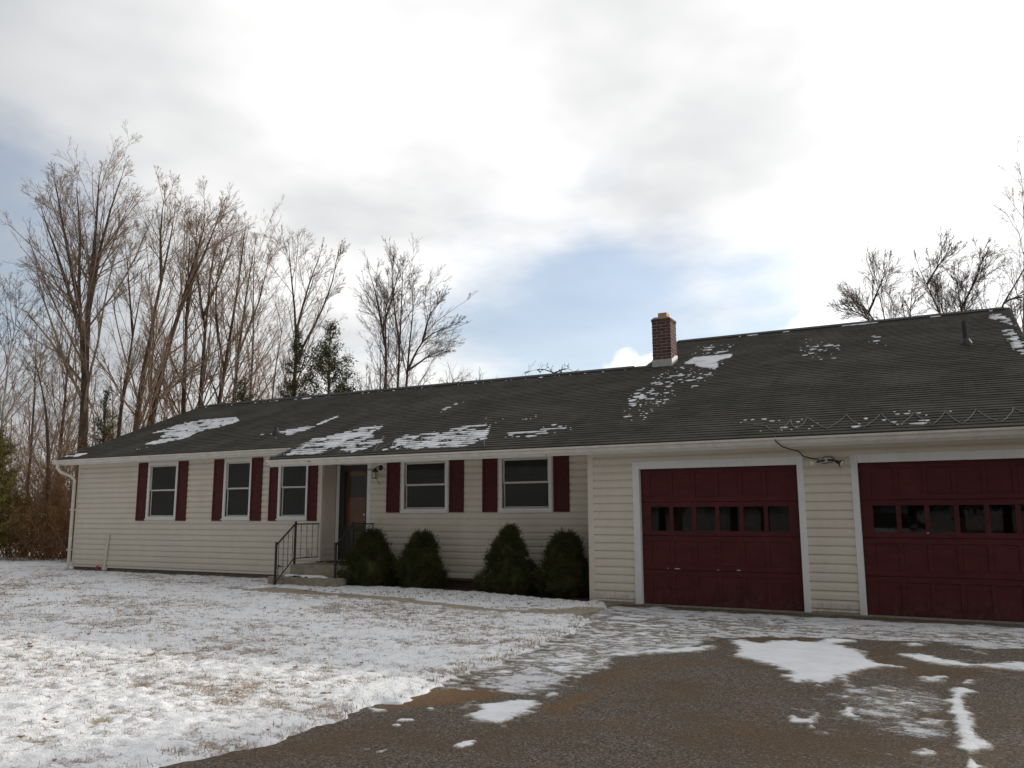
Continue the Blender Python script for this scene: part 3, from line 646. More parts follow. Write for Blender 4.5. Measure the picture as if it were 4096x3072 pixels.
# hidden shell: ends, back, gables, foundation, floors
mb = MB(); prof = lambda y0, y1, yr, z0: [(y0, z0), (y1, z0), (y1, roofz(2*yr-y1)-.06), (yr, roofz(yr)-.06), (y0, roofz(y0)-.06)]
mb.extr(prof(YL+.125, 2*YR1-YL, YR1, .16), 'x', XL+.004, XL+.12)
mb.extr([(.125, -.02), (2*YR2, -.02), (2*YR2, 2.5), (YR2, roofz(YR2)-.06), (.125, 2.6)], 'x', XR-.12, XR-.004)
mb.extr([(YM+.13, -.02), (2*YR2, -.02), (2*YR2, 2.5), (YR2, roofz(YR2)-.06), (YM+.13, 2.9)], 'x', RXT+.04, RXT+.14)
mb.box(XL+.125, RXT+.035, 2*YR1-YL-.12, 2*YR1-YL, .16, 2.85); mb.box(RXT+.145, XR-.125, 2*YR2-.12, 2*YR2, -.02, 2.5)
hb(mb, 'wall', MAT['vinyl'])
mb = MB(); mb.box(XL+.03, XC-.02, YL+.02, 2*YR1-YL, -.3, .158); mb.box(XC-.01, XP-.02, YM+.02, 2*YR1-YL-.005, -.3, .168); hb(mb, 'foundation', MAT['foundation'])
mb = MB(); mb.box(XP+.02, XR, -.04, 2*YR2, -.3, .012); hb(mb, 'garage_slab', MAT['concrete'])
mb = MB(); mb.box(XL+.13, -7.3, 3.9, 4.0, .2, 2.8); mb.box(-7.28, RXT, 4.05, 4.15, .2, 2.5); mb.box(XL+.13, XC-.11, YL+.125, 3.9, 2.70, 2.72); mb.box(XC, XP, YM+.125, 4.05, 2.515, 2.53); mb.box(-9.0, -8.9, YL+.13, 3.9, .2, 2.7)
mb.box(XP+.02, XR-.13, 7.0, 7.1, .02, 2.6); mb.box(XP+.02, XR-.13, .13, 7.0, 2.52, 2.54); hb(mb, 'inner_wall', MAT['interior'])
mb = MB(); mb.box(XL+.13, RXT, YL+.13, 4.05, .20, .22); hb(mb, 'floor', MAT['room_floor'])

# ---- trim: corner posts, door and garage casings
def trim(*boxes, name='trim_board', bev=.003, mt=None):
    mb = MB()
    for q in boxes: mb.box(*q)
    return hb(mb, name, mt or MAT['white'], bevel=bev)
trim((XL, XL+.075, YL-.020, YL+.06, .155, 2.76), name='corner_post', mt=MAT['vinyl'])
trim((XC-.088, XC+.018, YL-.022, YL+.002, .47, 2.62), name='corner_post', mt=MAT['vinyl']); trim((XC-.002, XC+.020, YL+.004, YL+.075, .47, 2.62), name='corner_post', mt=MAT['vinyl'])
trim((XP-.004, XP+.102, -.022, .0035, -.01, 2.43), name='corner_post', mt=MAT['vinyl']); trim((XP-.004, XP+.016, .006, YM+.05, -.01, 2.43), name='corner_post', mt=MAT['vinyl'])
trim((XR-.085, XR+.004, -.022, .06, -.01, 2.43), name='corner_post', mt=MAT['vinyl'])
trim((-6.245, -6.155, YM-.022, YM+.05, .44, 2.49), name='door_casing'); trim((-6.245, -6.17, YM+.052, YD-.002, .44, 2.49), name='door_casing')
trim((XC+.021, DOOR[0], YD-.028, YD-.001, .45, 2.50), name='door_casing')
for g, cl, cr in ((G1, -.112, 2.546), (G2, 3.196, 5.75)):
    trim((cl, g[0], -.030, .10, -.012, 2.254), name='door_casing'); trim((g[1], cr, -.030, .10, -.012, 2.254), name='door_casing'); trim((g[0]+.001, g[1]-.001, -.0305, .10, 2.131, 2.2535), name='door_casing')

# ---- windows: casing, sashes, panes, curtain behind
def window(x0, x1, z0, z1, y):
    wn = empty('window', OFF + Vector(((x0+x1)/2, y, z0)), house); o = Vector(((x0+x1)/2, y, z0))
    def wb(mb, name, mt, bev=.002, par=wn):
        mb.v = [tuple(Vector(v)-o) for v in mb.v]; return mb.build(name, mt, par, bevel=bev)
    c = .066; mb = MB()
    mb.box(x0-c, x0, y-.030, y+.07, z0-c, z1+c); mb.box(x1, x1+c, y-.030, y+.07, z0-c, z1+c); mb.box(x0+.0005, x1-.0005, y-.0295, y+.07, z1, z1+c-.001); mb.box(x0+.0005, x1-.0005, y-.0295, y+.07, z0-c+.001, z0)
    wb(mb, 'frame', MAT['white'])
    mb = MB(); mb.box(x0-c-.012, x1+c+.012, y-.052, y-.0305, z0-c-.012, z0-c+.018); wb(mb, 'sill', MAT['white'])
    zm = (z0+z1)/2+.01; s = .034
    for lo, hi, yy in ((zm-.012, z1, y+.020), (z0, zm+.020, y+.046)):
        mb = MB(); mb.box(x0+.002, x0+s, yy-.012, yy+.012, lo+.002, hi-.002); mb.box(x1-s, x1-.002, yy-.012, yy+.012, lo+.002, hi-.002); mb.box(x0+s+.0005, x1-s-.0005, yy-.0115, yy+.0115, hi-s, hi-.0025); mb.box(x0+s+.0005, x1-s-.0005, yy-.0115, yy+.0115, lo+.0025, lo+s)
        so = wb(mb, 'sash', MAT['pvc'])
        mb = MB(); mb.box(x0+s-.004, x1-s+.004, yy-.003, yy+.003, lo+s-.004, hi-s+.004); wb(mb, 'pane', MAT['glass'], 0, so)
    # curtain
    n = 40; xs_ = np.linspace(x0-.05, x1+.05, n); yy = y+.17+.018*np.sin(np.linspace(0, 26, n)+x0)
    top = z1+.05; bot = z1-.30*(z1-z0) if y == YM else z0-.05
    V = np.array([(a-o.x, b2-o.y, zz-o.z) for zz in (bot, top) for a, b2 in zip(xs_, yy)]); F = np.array([(i, i+1, n+i+1, n+i) for i in range(n-1)])
    if y == YM or x0 < -12: link('curtain', npmesh('curtain', V, F), MAT['curtain'], wn, True)
for q in WINS: window(*q)

# ---- shutters: framed, with two raised fields
def shutter(x0, x1, z0, z1, y):
    o = Vector((x0, y, z0)); W_, H_ = x1-x0, z1-z0
    sh = MB(); f = .045
    sh.box(0, W_, -.030, -.016, 0, H_)
    for bx in ((0, f, 0, H_), (W_-f, W_, 0, H_), (f+.0005, W_-f-.0005, 0, f), (f+.0005, W_-f-.0005, H_-f, H_), (f+.0005, W_-f-.0005, H_*.5-f/2, H_*.5+f/2)): sh.box(bx[0], bx[1], -.042, -.0305, bx[2]+.0005, bx[3]-.0005)
    ob = sh.build('shutter', MAT['red'], house, bevel=.002); ob.location = OFF+o
for a, b2 in ((-12.984, -12.661), (-11.59, -11.264), (-10.412, -10.10), (-9.243, -8.918), (-8.70, -8.462), (-7.602, -7.343)): shutter(a, b2, 1.29, 2.676, YL)
for a, b2 in ((-5.74, -5.412), (-4.228, -3.898), (-3.48, -3.156), (-1.98, -1.664)): shutter(a, b2, 1.458, 2.504 if a > -99 else 0, YM)

# ---- garage doors: four sections of six fields, second row glazed
def garage_door(x0, x1, z0, z1, chips):
    o = Vector((x0, 0, z0)); gd = empty('garage_door', OFF+o, house); Wd, Hd = x1-x0, z1-z0; y = .055
    hs = Hd/4; es, ms = .155, .062; pw = (Wd-2*es-5*ms)/6
    for r in range(4):
        a, b2 = Hd-(r+1)*hs+.003, Hd-r*hs-.003; rl = .075
        mb = MB(); mb.box(.004, es, y, y+.04, a, b2); mb.box(Wd-es, Wd-.004, y, y+.04, a, b2)
        mb.box(es+.0004, Wd-es-.0004, y+.0004, y+.04, a, a+rl); mb.box(es+.0004, Wd-es-.0004, y+.0004, y+.04, b2-rl, b2)
        for k in range(5):
            xx = es+pw*(k+1)+ms*k; mb.box(xx, xx+ms, y+.0002, y+.0398, a+rl+.0004, b2-rl-.0004)
        mb.build('section', MAT['gdoor'], gd, bevel=.002)
        for k in range(6):
            xx = es+(pw+ms)*k
            if r == 1:
                mb = MB(); mb.box(xx+.001, xx+pw-.001, y+.016, y+.022, a+rl+.001, b2-rl-.001); mb.build('pane', MAT['gglass'], gd)
            else:
                mb = MB(); mb.box(xx+.001, xx+pw-.001, y+.011, y+.03, a+rl+.001, b2-rl-.001); mb.build('panel', MAT['gdoor'], gd)
    mb = MB(); mb.box(.0, Wd, y+.005, y+.05, -.004, .0025); mb.build('bottom_seal', MAT['dark'], gd)
    if chips:
        for cx_, w_, zz in chips:
            mb = MB(); mb.box(cx_, cx_+w_, y-.0015, y-.0002, zz, zz+.007); mb.box(cx_+w_*.3, cx_+w_*.8, y-.0014, y-.0001, zz+.0075, zz+.012); mb.build('paint_chip', MAT['pvc'], gd)
garage_door(G1[0]+.004, G1[1]-.004, .018, 2.128, [(.40, .02, .545), (.51, .095, .543), (1.19, .02, .54), (1.48, .06, .545)])
garage_door(G2[0]+.004, G2[1]-.004, .018, 2.128, [(.82, .03, 1.12)])

# ---- front door behind a storm door
fd = empty('front_door', OFF+Vector((DOOR[0], YD, DOOR[2])), house); Wd = DOOR[1]-DOOR[0]; Hd = DOOR[3]-DOOR[2]
mb = MB(); mb.box(0, .05, -.03, .11, -.02, Hd); mb.box(Wd-.05, Wd, -.03, .11, -.02, Hd); mb.box(.0505, Wd-.0505, -.0295, .11, Hd-.05, Hd-.001); mb.build('frame', MAT['dark'], fd, bevel=.002)
mb = MB(); mb.box(.052, .135, -.028, .0, .0, Hd-.052); mb.box(Wd-.125, Wd-.052, -.028, .0, .0, Hd-.052); mb.box(.1355, Wd-.1255, -.0275, .0, Hd-.12, Hd-.0525); mb.box(.1355, Wd-.1255, -.0275, .0, .001, .62); mb.box(.1355, Wd-.1255, -.0270, -.001, .63, .69); so = mb.build('storm_door', MAT['dark'], fd, bevel=.002)
mb = MB(); mb.box(.13, Wd-.12, -.014, -.009, .685, Hd-.115); mb.build('pane', MAT['dglass'], so)
mb = MB(); mb.tube([(Wd-.10, -.03, .80), (Wd-.10, -.06, .80), (Wd-.10, -.06, .92), (Wd-.10, -.03, .92)], .007); mb.build('handle', MAT['pvc'], so)
mb = MB(); mb.box(.06, Wd-.06, .055, .095, .0, Hd-.055)
for zz0, zz1 in ((.10, .75), (.85, 1.20)):
    for xx0, xx1 in ((.15, Wd/2-.04), (Wd/2+.04, Wd-.15)): mb.box(xx0, xx1, .047, .0545, zz0, zz1)
do = mb.build('door_leaf', MAT['wood'], fd, bevel=.003)
mb = MB(); mb.box(.20, Wd-.20, .046, .0545, 1.28, Hd-.22); mb.build('pane', MAT['dark'], do)
mb = MB(); mb.lathe([(.02, 0), (.02, .02), (.012, .025), (.028, .04), (.028, .06), (.01, .07)], (Wd-.16, .047, .92), 10, Vector((0, -1, 0))); mb.build('knob', MAT['lamp_glass'], do)
mb = MB(); mb.box(-.02, Wd+.02, -.10, .10, -.035, -.021); mb.build('threshold', MAT['pvc'], fd)

# ---- roof deck, shingles, ridge, fascia, gutters
SECT = [(RX0, RXM, YEL, YR1), (RXM, RXT, YE, YR1), (RXT, RXR, YE, YR2)]
mb = MB(); th = .05
for x0, x1, y0, yr in SECT:
    mb.extr([(y0, roofz(y0)-.010), (yr, roofz(yr)-.010), (2*yr-y0+.0, roofz(y0)-.010), (2*yr-y0, roofz(y0)-th), (yr, roofz(yr)-th), (y0, roofz(y0)-th)], 'x', x0+.001, x1-.001)
roof = hb(mb, 'roof', MAT['shingle'])
EXPO = .127; dyc = EXPO*CS
def shing_local(wd):
    t_ = .0150; L = EXPO*1.28; up = Vector((0, CS, SN)); nn = Vector((0, -SN, CS)); pts = []
    for xx in (0, wd):
        for l, h in ((0, .0), (0, t_), (L, .0022), (L, -.0015)): pts.append(Vector((xx, 0, 0)) + up*l + nn*h)
    return pts, [(0, 1, 2, 3), (7, 6, 5, 4), (0, 4, 5, 1), (1, 5, 6, 2), (0, 3, 7, 4)]
items = []
rs = random.Random(3)
for x0, x1, y0, yr in SECT:
    k = 0
    kk = round((y0-YE)/dyc); y = YE+kk*dyc if y0 > YE else YE
    if y0 > YE: y = YE+math.ceil((y0-YE)/dyc)*dyc-dyc+.001
    first = True
    while y < yr-.04:
        xx = x0 - ((kk*.1524) % .9144)
        while xx < x1:
            a, b2 = max(xx, x0-.012), min(xx+.9144, x1 if x1 != RXR else x1+.012)
            if x1 in (RXM,) : b2 = min(xx+.9144, x1)
            if b2-a > .03:
                yy = y + rs.uniform(-.0045, .0045); dz = rs.uniform(0, .0016)
                if first: yy = y0-.018
                items.append((a+.001, b2-.001, yy, roofz(yy)-.0098+dz))
            xx += .9144
        y += dyc; kk += 1; first = False
items.sort(key=lambda q: (Vector(((q[0]+q[1])/2, q[2], q[3]))-CAM).length - 3*(q[1]-q[0]))
pts, fcs = shing_local(.9124); sm = bpy.data.meshes.new('shingle'); sm.from_pydata([tuple(q) for q in pts], [], fcs); sm.materials.append(MAT['shingle']); sm.update()
nsing = 300
inframe = [q for q in items if q[0] < 5.6]; outf = [q for q in items if q[0] >= 5.6]
for a, b2, y, z in inframe[:nsing]:
    so = bpy.data.objects.new('shingle', sm); COL.objects.link(so); so.parent = roof; so.location = (a, y, z); so.scale = ((b2-a)/.9124, 1, 1)
V = []; F = []
for a, b2, y, z in inframe[nsing:]+outf:
    n = len(V); V += [(v.x*(b2-a)/.9124+a, v.y+y, v.z+z) for v in pts]; F += [tuple(n+i for i in f) for f in fcs]
me = bpy.data.meshes.new('shingles'); me.from_pydata(V, [], F); me.update(); so = link('shingles', me, MAT['shingle'], roof); so['kind'] = 'stuff'
# ridge vents with snow lying along their lee side
for x0, x1, yr in ((RX0+.35, -1.78, YR1), (RXT+.06, RXR-.10, YR2)):
    zr = roofz(yr); mb = MB(); wv = .17
    mb.extr([(yr-wv, zr-wv*SL+.004), (yr-wv, zr-wv*SL+.030), (yr-wv*.3, zr-wv*.3*SL+.036), (yr, zr+.036), (yr+wv*.3, zr-wv*.3*SL+.036), (yr+wv, zr-wv*SL+.030), (yr+wv, zr-wv*SL+.004), (yr, zr+.004)], 'x', x0, x1)
    mb.build('ridge_vent', MAT['ridge'], roof)
for x0, x1, yr in ((-1.78, -1.28, YR1), (RX0, RX0+.35, YR1), (RXR-.10, RXR, YR2)):
    zr = roofz(yr); mb = MB(); mb.extr([(yr-.14, zr-.14*SL+.002), (yr-.14, zr-.14*SL+.012), (yr, zr+.014), (yr+.14, zr-.14*SL+.012), (yr+.14, zr-.14*SL+.002), (yr, zr+.002)], 'x', x0+.002, x1-.002); mb.build('ridge_cap', MAT['shingle'], roof)
# fascia, rakes and soffits
for x0, x1, y0, yr in SECT:
    mb = MB(); mb.box(x0+.01, x1-.01, y0+.008, y0+.03, roofz(y0)-.165, roofz(y0)-th-.002); hb(mb, 'fascia', MAT['white'])
for xx, y0, yr in ((RX0, YEL, YR1), (RXR-.024, YE, YR2)):
    for sg in (0, 1):
        f = (lambda y: y) if sg == 0 else (lambda y: 2*yr-y)
        mb = MB(); mb.extr([(f(y0+.032), roofz(y0+.032)-.19), (f(yr-.001), roofz(yr)-.19), (f(yr-.001), roofz(yr)-th-.002), (f(y0+.032), roofz(y0+.032)-th-.002)], 'x', xx+.002, xx+.022); hb(mb, 'rake_board', MAT['white'])
mb = MB(); mb.extr([(YE+.032, roofz(YE)-.15), (YEL-.001, roofz(YEL)-.15), (YEL-.001, roofz(YEL)-th-.002), (YE+.032, roofz(YE+.032)-th-.002)], 'x', RXM+.003, RXM+.025); hb(mb, 'rake_board', MAT['white'])
mb = MB(); mb.box(RX0+.03, RXM-.002, YEL+.032, YL+.003, 2.736, 2.748); hb(mb, 'soffit', MAT['soffit'])
mb = MB(); mb.box(RXM+.028, XP-.006, YE+.032, YM+.003, 2.492, 2.502); mb.box(RXM+.028, XC-.10, YM+.0035, YD, 2.4925, 2.5025); mb.box(XC+.022, -6.25, YM+.0035, YD-.03, 2.492, 2.502); hb(mb, 'soffit', MAT['soffit'])
mb = MB(); mb.box(XP-.004, XR, YE+.032, -.0245, 2.432, 2.442); hb(mb, 'soffit', MAT['soffit'])
mb = MB(); mb.box(RXM+.028, XC-.09, YL-.026, YL-.004, 2.503, 2.70); hb(mb, 'trim_board', MAT['white'])
def gutter(x0, x1, y0, zt):
    g = MB(); p_ = [(y0+.006, zt-.006), (y0+.006, zt-.095), (y0-.06, zt-.100), (y0-.072, zt-.085), (y0-.085, zt-.045), (y0-.112, zt-.030), (y0-.116, zt-.002), (y0-.110, zt), (y0-.107, zt-.026), (y0-.081, zt-.040), (y0-.066, zt-.082), (y0-.058, zt-.093), (y0+.002, zt-.089), (y0+.002, zt-.006)]
    g.extr(p_, 'x', x0, x1)
    g.box(x0+.0005, x0+.003, y0-.105, y0+.001, zt-.09, zt-.010); g.box(x1-.003, x1-.0005, y0-.105, y0+.001, zt-.09, zt-.010)
    go = hb(g, 'gutter', MAT['gutter'])
    xx = x0+1.9
    while xx < x1-.5:      # seams
        q = MB(); q.extr([(y0-.0865, zt-.047), (y0-.1135, zt-.0325), (y0-.118, zt-.004), (y0-.1165, zt-.004), (y0-.112, zt-.032), (y0-.0855, zt-.0465)], 'x', xx, xx+.022); q.build('bracket', MAT['gutter'], go); xx += 2.4
gutter(RX0-.06, RXM-.012, YEL, roofz(YEL)-.035); gutter(RXM-.02, RXR+.03, YE, roofz(YE)-.035)
# dark drip edge
for x0, x1, y0, yr in (SECT[0], (RXM, RXR, YE, 0)):
    mb = MB(); mb.box(x0+.004, x1-.004, y0-.024, y0+.004, roofz(y0)-.045, roofz(y0)-.012); hb(mb, 'drip_edge', MAT['pipe'])
# downspout at the left corner
zt = roofz(YEL)-.13
mb = MB(); mb.tube([(-15.62, YEL-.055, zt), (-15.62, YEL-.055, zt-.10), (-15.56, YEL-.01, zt-.20), (-15.38, YL-.14, zt-.31), (-15.33, YL-.085, zt-.40), (-15.33, YL-.075, .16), (-15.36, YL-.14, .075), (-15.42, YL-.30, .055)], [.040]*8, 8)
hb(mb, 'downspout', MAT['gutter'], smooth=False)
mb = MB(); mb.box(-15.385, -15.275, YL-.125, YL-.021, 1.55, 1.585); mb.box(-15.385, -15.275, YL-.125, YL-.021, .55, .585); hb(mb, 'bracket', MAT['gutter'])

# ---- chimney: bricks round a mortar core, lead skirt, clay flue
cx0, cx1, cy0, cy1 = -1.277, -.847, 4.72, 5.15; ch = empty('chimney', OFF+Vector(((cx0+cx1)/2, (cy0+cy1)/2, 4.66)), house); co = Vector(((cx0+cx1)/2, (cy0+cy1)/2, 4.66))
def cb(mb, name, mt, **k): mb.v = [tuple(Vector(v)-co) for v in mb.v]; return mb.build(name, mt, ch, **k)
mb = MB(); mb.box(cx0+.007, cx1-.007, cy0+.007, cy1-.007, 4.3, 5.745); cb(mb, 'mortar_core', MAT['mortar'])
hc = .0725; z = 4.815; crs = 0
while z < 5.74:
    ex_ = .010 if crs >= 12 else 0.0; j = .011; B = .205; q = []
    x0, x1, y0, y1 = cx0-ex_, cx1+ex_, cy0-ex_, cy1+ex_; xm = (x0+x1)/2; ym = (y0+y1)/2; hd = .10
    if crs % 2 == 0:
        for ya, yb in ((y0, y0+hd), (y1-hd, y1)): q += [(x0, xm-j/2, ya, yb), (xm+j/2, x1, ya, yb)]
        for xa, xb in ((x0, x0+hd), (x1-hd, x1)): q += [(xa, xb, y0+hd+j, y1-hd-j)]
    else:
        for xa, xb in ((x0, x0+hd), (x1-hd, x1)): q += [(xa, xb, y0, ym-j/2), (xa, xb, ym+j/2, y1)]
        for ya, yb in ((y0, y0+hd), (y1-hd, y1)): q += [(x0+hd+j, x1-hd-j, ya, yb)]
    for a, b2, c, d in q:
        e_ = [rs.uniform(-.002, .002) for _ in range(4)]; mb = MB(); mb.box(a+e_[0], b2+e_[1], c+e_[2], d+e_[3], z, z+hc-j); cb(mb, 'brick', MAT['brick'], bevel=.004)
    z += hc; crs += 1
mb = MB(); n = 4
mb.box(cx0-.012, cx1+.012, cy0-.014, cy0-.004, roofz(cy0)-.05, 4.815); mb.extr([(cy0-.004, roofz(cy0)-.05), (YR1, roofz(YR1)-.05), (cy1, roofz(YR1)-.15), (cy1, 4.95), (YR1+.05, 4.91), (YR1-.03, 4.87), (cy0+.10, 4.85), (cy0-.004, 4.815)], 'x', cx1+.005, cx1+.014)
mb.extr([(cy0-.004, roofz(cy0)-.05), (YR1, roofz(YR1)-.05), (cy1, roofz(YR1)-.15), (cy1, 4.95), (cy0-.004, 4.815)], 'x', cx0-.014, cx0-.005); cb(mb, 'flashing', MAT['flash'])
mb = MB(); mb.extr([(cx0-.008, 5.745), (cx1+.008, 5.745), (cx1-.06, 5.785), (cx0+.06, 5.785)], 'y', cy0-.008, cy1+.008); cb(mb, 'mortar_cap', MAT['mortar'])
fx, fy = (cx0+cx1)/2, (cy0+cy1)/2; mb = MB(); h_ = .10
mb.box(fx-h_, fx-h_+.02, fy-h_, fy+h_, 5.76, 5.905); mb.box(fx+h_-.02, fx+h_, fy-h_, fy+h_, 5.76, 5.905); mb.box(fx-h_+.0205, fx+h_-.0205, fy-h_, fy-h_+.02, 5.76, 5.9045); mb.box(fx-h_+.0205, fx+h_-.0205, fy+h_-.02, fy+h_, 5.76, 5.9045); cb(mb, 'flue', MAT['clay'])

# ---- vent pipes through the roof
def vent(x, y, h, r):
    z = roofz(y); mb = MB(); mb.tube([(x, y, z-.1), (x, y, z+h)], r, 12); o = hb(mb, 'vent_pipe', MAT['pipe'], smooth=False)
    mb = MB(); mb.lathe([(r*2.6, -.04), (r*2.3, .015), (r*1.35, .09), (r*1.15, .10)], (x, y, z), 12); mb.build('boot', MAT['pipe'], o)
vent(-9.24, 1.37, .16, .04); vent(4.87, 4.35, .43, .046)
# drain pipe and red tap low on the wing wall
mb = MB(); mb.tube([(-13.90, YL-.05, .97), (-13.95, YL-.055, .40), (-13.965, YL-.07, .13)], [.030, .026, .022], 8); pp = hb(mb, 'drain_pipe', MAT['pvc'])
mb = MB(); mb.box(-14.02, -13.91, YL-.09, YL-.02, .10, .17); mb.build('elbow', MAT['pvc'], pp)
mb = MB(); mb.lathe([(.045, 0), (.05, .02), (.02, .035), (.018, .09)], (-14.17, YL-.11, .16), 8, Vector((0, 1, 0))); hb(mb, 'tap', MAT['redpaint'])
mb = MB(); mb.tube([(-8.28, YL-.02, .34), (-8.28, YL-.10, .34), (-8.28, YL-.12, .29)], .014, 8); mb.lathe([(.03, 0), (.03, .012)], (-8.28, YL-.10, .36), 8); hb(mb, 'hose_tap', MAT['dark'])
mb = MB(); mb.box(-7.62, -7.53, YL-.055, YL-.012, .56, .72); hb(mb, 'outlet_box', MAT['pvc'], bevel=.004)

# ================================================================== THINGS ROUND THE HOUSE
# ---- front steps
fs = empty('front_steps', (-6.7, .3, 0)); tag(fs, 'two concrete front steps and landing below the front door', 'steps')
def fb(mb, name, mt, **k): mb.v = [(v[0]+6.7, v[1]-.3, v[2]) for v in mb.v]; return mb.build(name, mt, fs, **k)
mb = MB(); mb.box(-7.34, -5.92, -.06, YD-.03, -.1, .445); fb(mb, 'landing', MAT['concrete'], bevel=.012)
mb = MB(); mb.box(-7.62, -5.90, -.38, -.062, -.1, .225); mb.box(-7.62, -7.342, -.0615, .60, -.1, .2245); fb(mb, 'step', MAT['concrete'], bevel=.012)
mb = MB(); mb.box(0, .62, 0, .36, 0, .014); o = mb.build('door_mat', MAT['mat'], None, bevel=.004); o.location = (-7.08, .72, .447); o.rotation_euler[2] = .05
tag(o, 'dark flat door mat on the concrete landing', 'mat')
# crusted snow left on the lower step
xs = np.arange(-7.35, -5.95, .02); ys = np.arange(-.36, -.07, .02); X, Y = np.meshgrid(xs, ys)
Z = .2265 + np.clip((fbm(X*5, Y*9, 4, 130)-.52)*.16 + .03*sstep(Y, -.28, -.12)-.012, -.01, .03); ny, nx = X.shape
keep = np.maximum.reduce([Z[:-1, :-1], Z[1:, :-1], Z[:-1, 1:], Z[1:, 1:]]) > .222
F = gridfaces(np.arange(nx*ny).reshape(ny, nx), keep); used, iv = np.unique(F, return_inverse=True)
tag(link('step_snow', npmesh('step_snow', np.stack([X, Y, Z], -1).reshape(-1, 3)[used], iv.reshape(-1, 4)), MAT['snow'], smooth=True), 'thin crust of snow on the lower front step', 'snow', kind='stuff')

# ---- wrought iron railings with twisted balusters
def twisted(mb, x, y, z0, z1):
    n = max(4, int((z1-z0)/.03)); s = .0072; base = len(mb.v)
    for i in range(n+1):
        f = i/n; th = f*9*math.pi if .08 < f < .92 else 0; z = z0+(z1-z0)*f
        for k in range(4): mb.v.append((x+s*math.cos(th+k*math.pi/2), y+s*math.sin(th+k*math.pi/2), z))
    for i in range(n):
        for k in range(4): mb.f.append((base+i*4+k, base+i*4+(k+1) % 4, base+(i+1)*4+(k+1) % 4, base+(i+1)*4+k))
def railing(x, ylow, yup, ywall, label):
    r = empty('iron_railing', (x, ylow, 0)); tag(r, label, 'railing', 'railings beside the front steps')
    def rb(mb, name): mb.v = [(v[0]-x, v[1]-ylow, v[2]) for v in mb.v]; return mb.build(name, MAT['iron'], r)
    q = .017
    for y, z0, z1 in ((ylow, .02, .875), (yup, .44, 1.27)):
        mb = MB(); mb.box(x-q, x+q, y-q, y+q, z0, z1); po = rb(mb, 'post')
        mb = MB(); mb.lathe([(.022, 0), (.028, .006), (.028, .012), (.012, .02)], (0, y-ylow, z1), 8); mb.build('cap', MAT['iron'], po)
    bar = lambda a, b2, h=.012, wd=.018: MB().extr([(a[1], a[2]-h), (b2[1], b2[2]-h), (b2[1], b2[2]+h), (a[1], a[2]+h)], 'x', x-wd, x+wd)
    rb(bar((x, ylow+q, .85), (x, yup-q, 1.235)), 'handrail'); rb(bar((x, yup+q, 1.235), (x, ywall, 1.235)), 'handrail')
    rb(bar((x, ylow+q, .13), (x, yup-q, .56), .009, .010), 'bottom_rail'); rb(bar((x, yup+q, .56), (x, ywall, .56), .009, .010), 'bottom_rail')
    for k in range(4):
        f = (k+.55)/4.1; y = ylow+(yup-ylow)*f; mb = MB(); twisted(mb, x, y, .13+.43*f+.009, .85+.385*f-.012); rb(mb, 'baluster')
        y = yup+(ywall-yup)*(k+1)/4.05; mb = MB(); twisted(mb, x, y, .57, 1.223); rb(mb, 'baluster')
railing(-7.27, -.535, -.015, .665, 'black iron railing with twisted bars on the window side of the steps')
railing(-6.06, -.21, .28, .935, 'black iron railing half hidden behind the first round evergreen shrub')

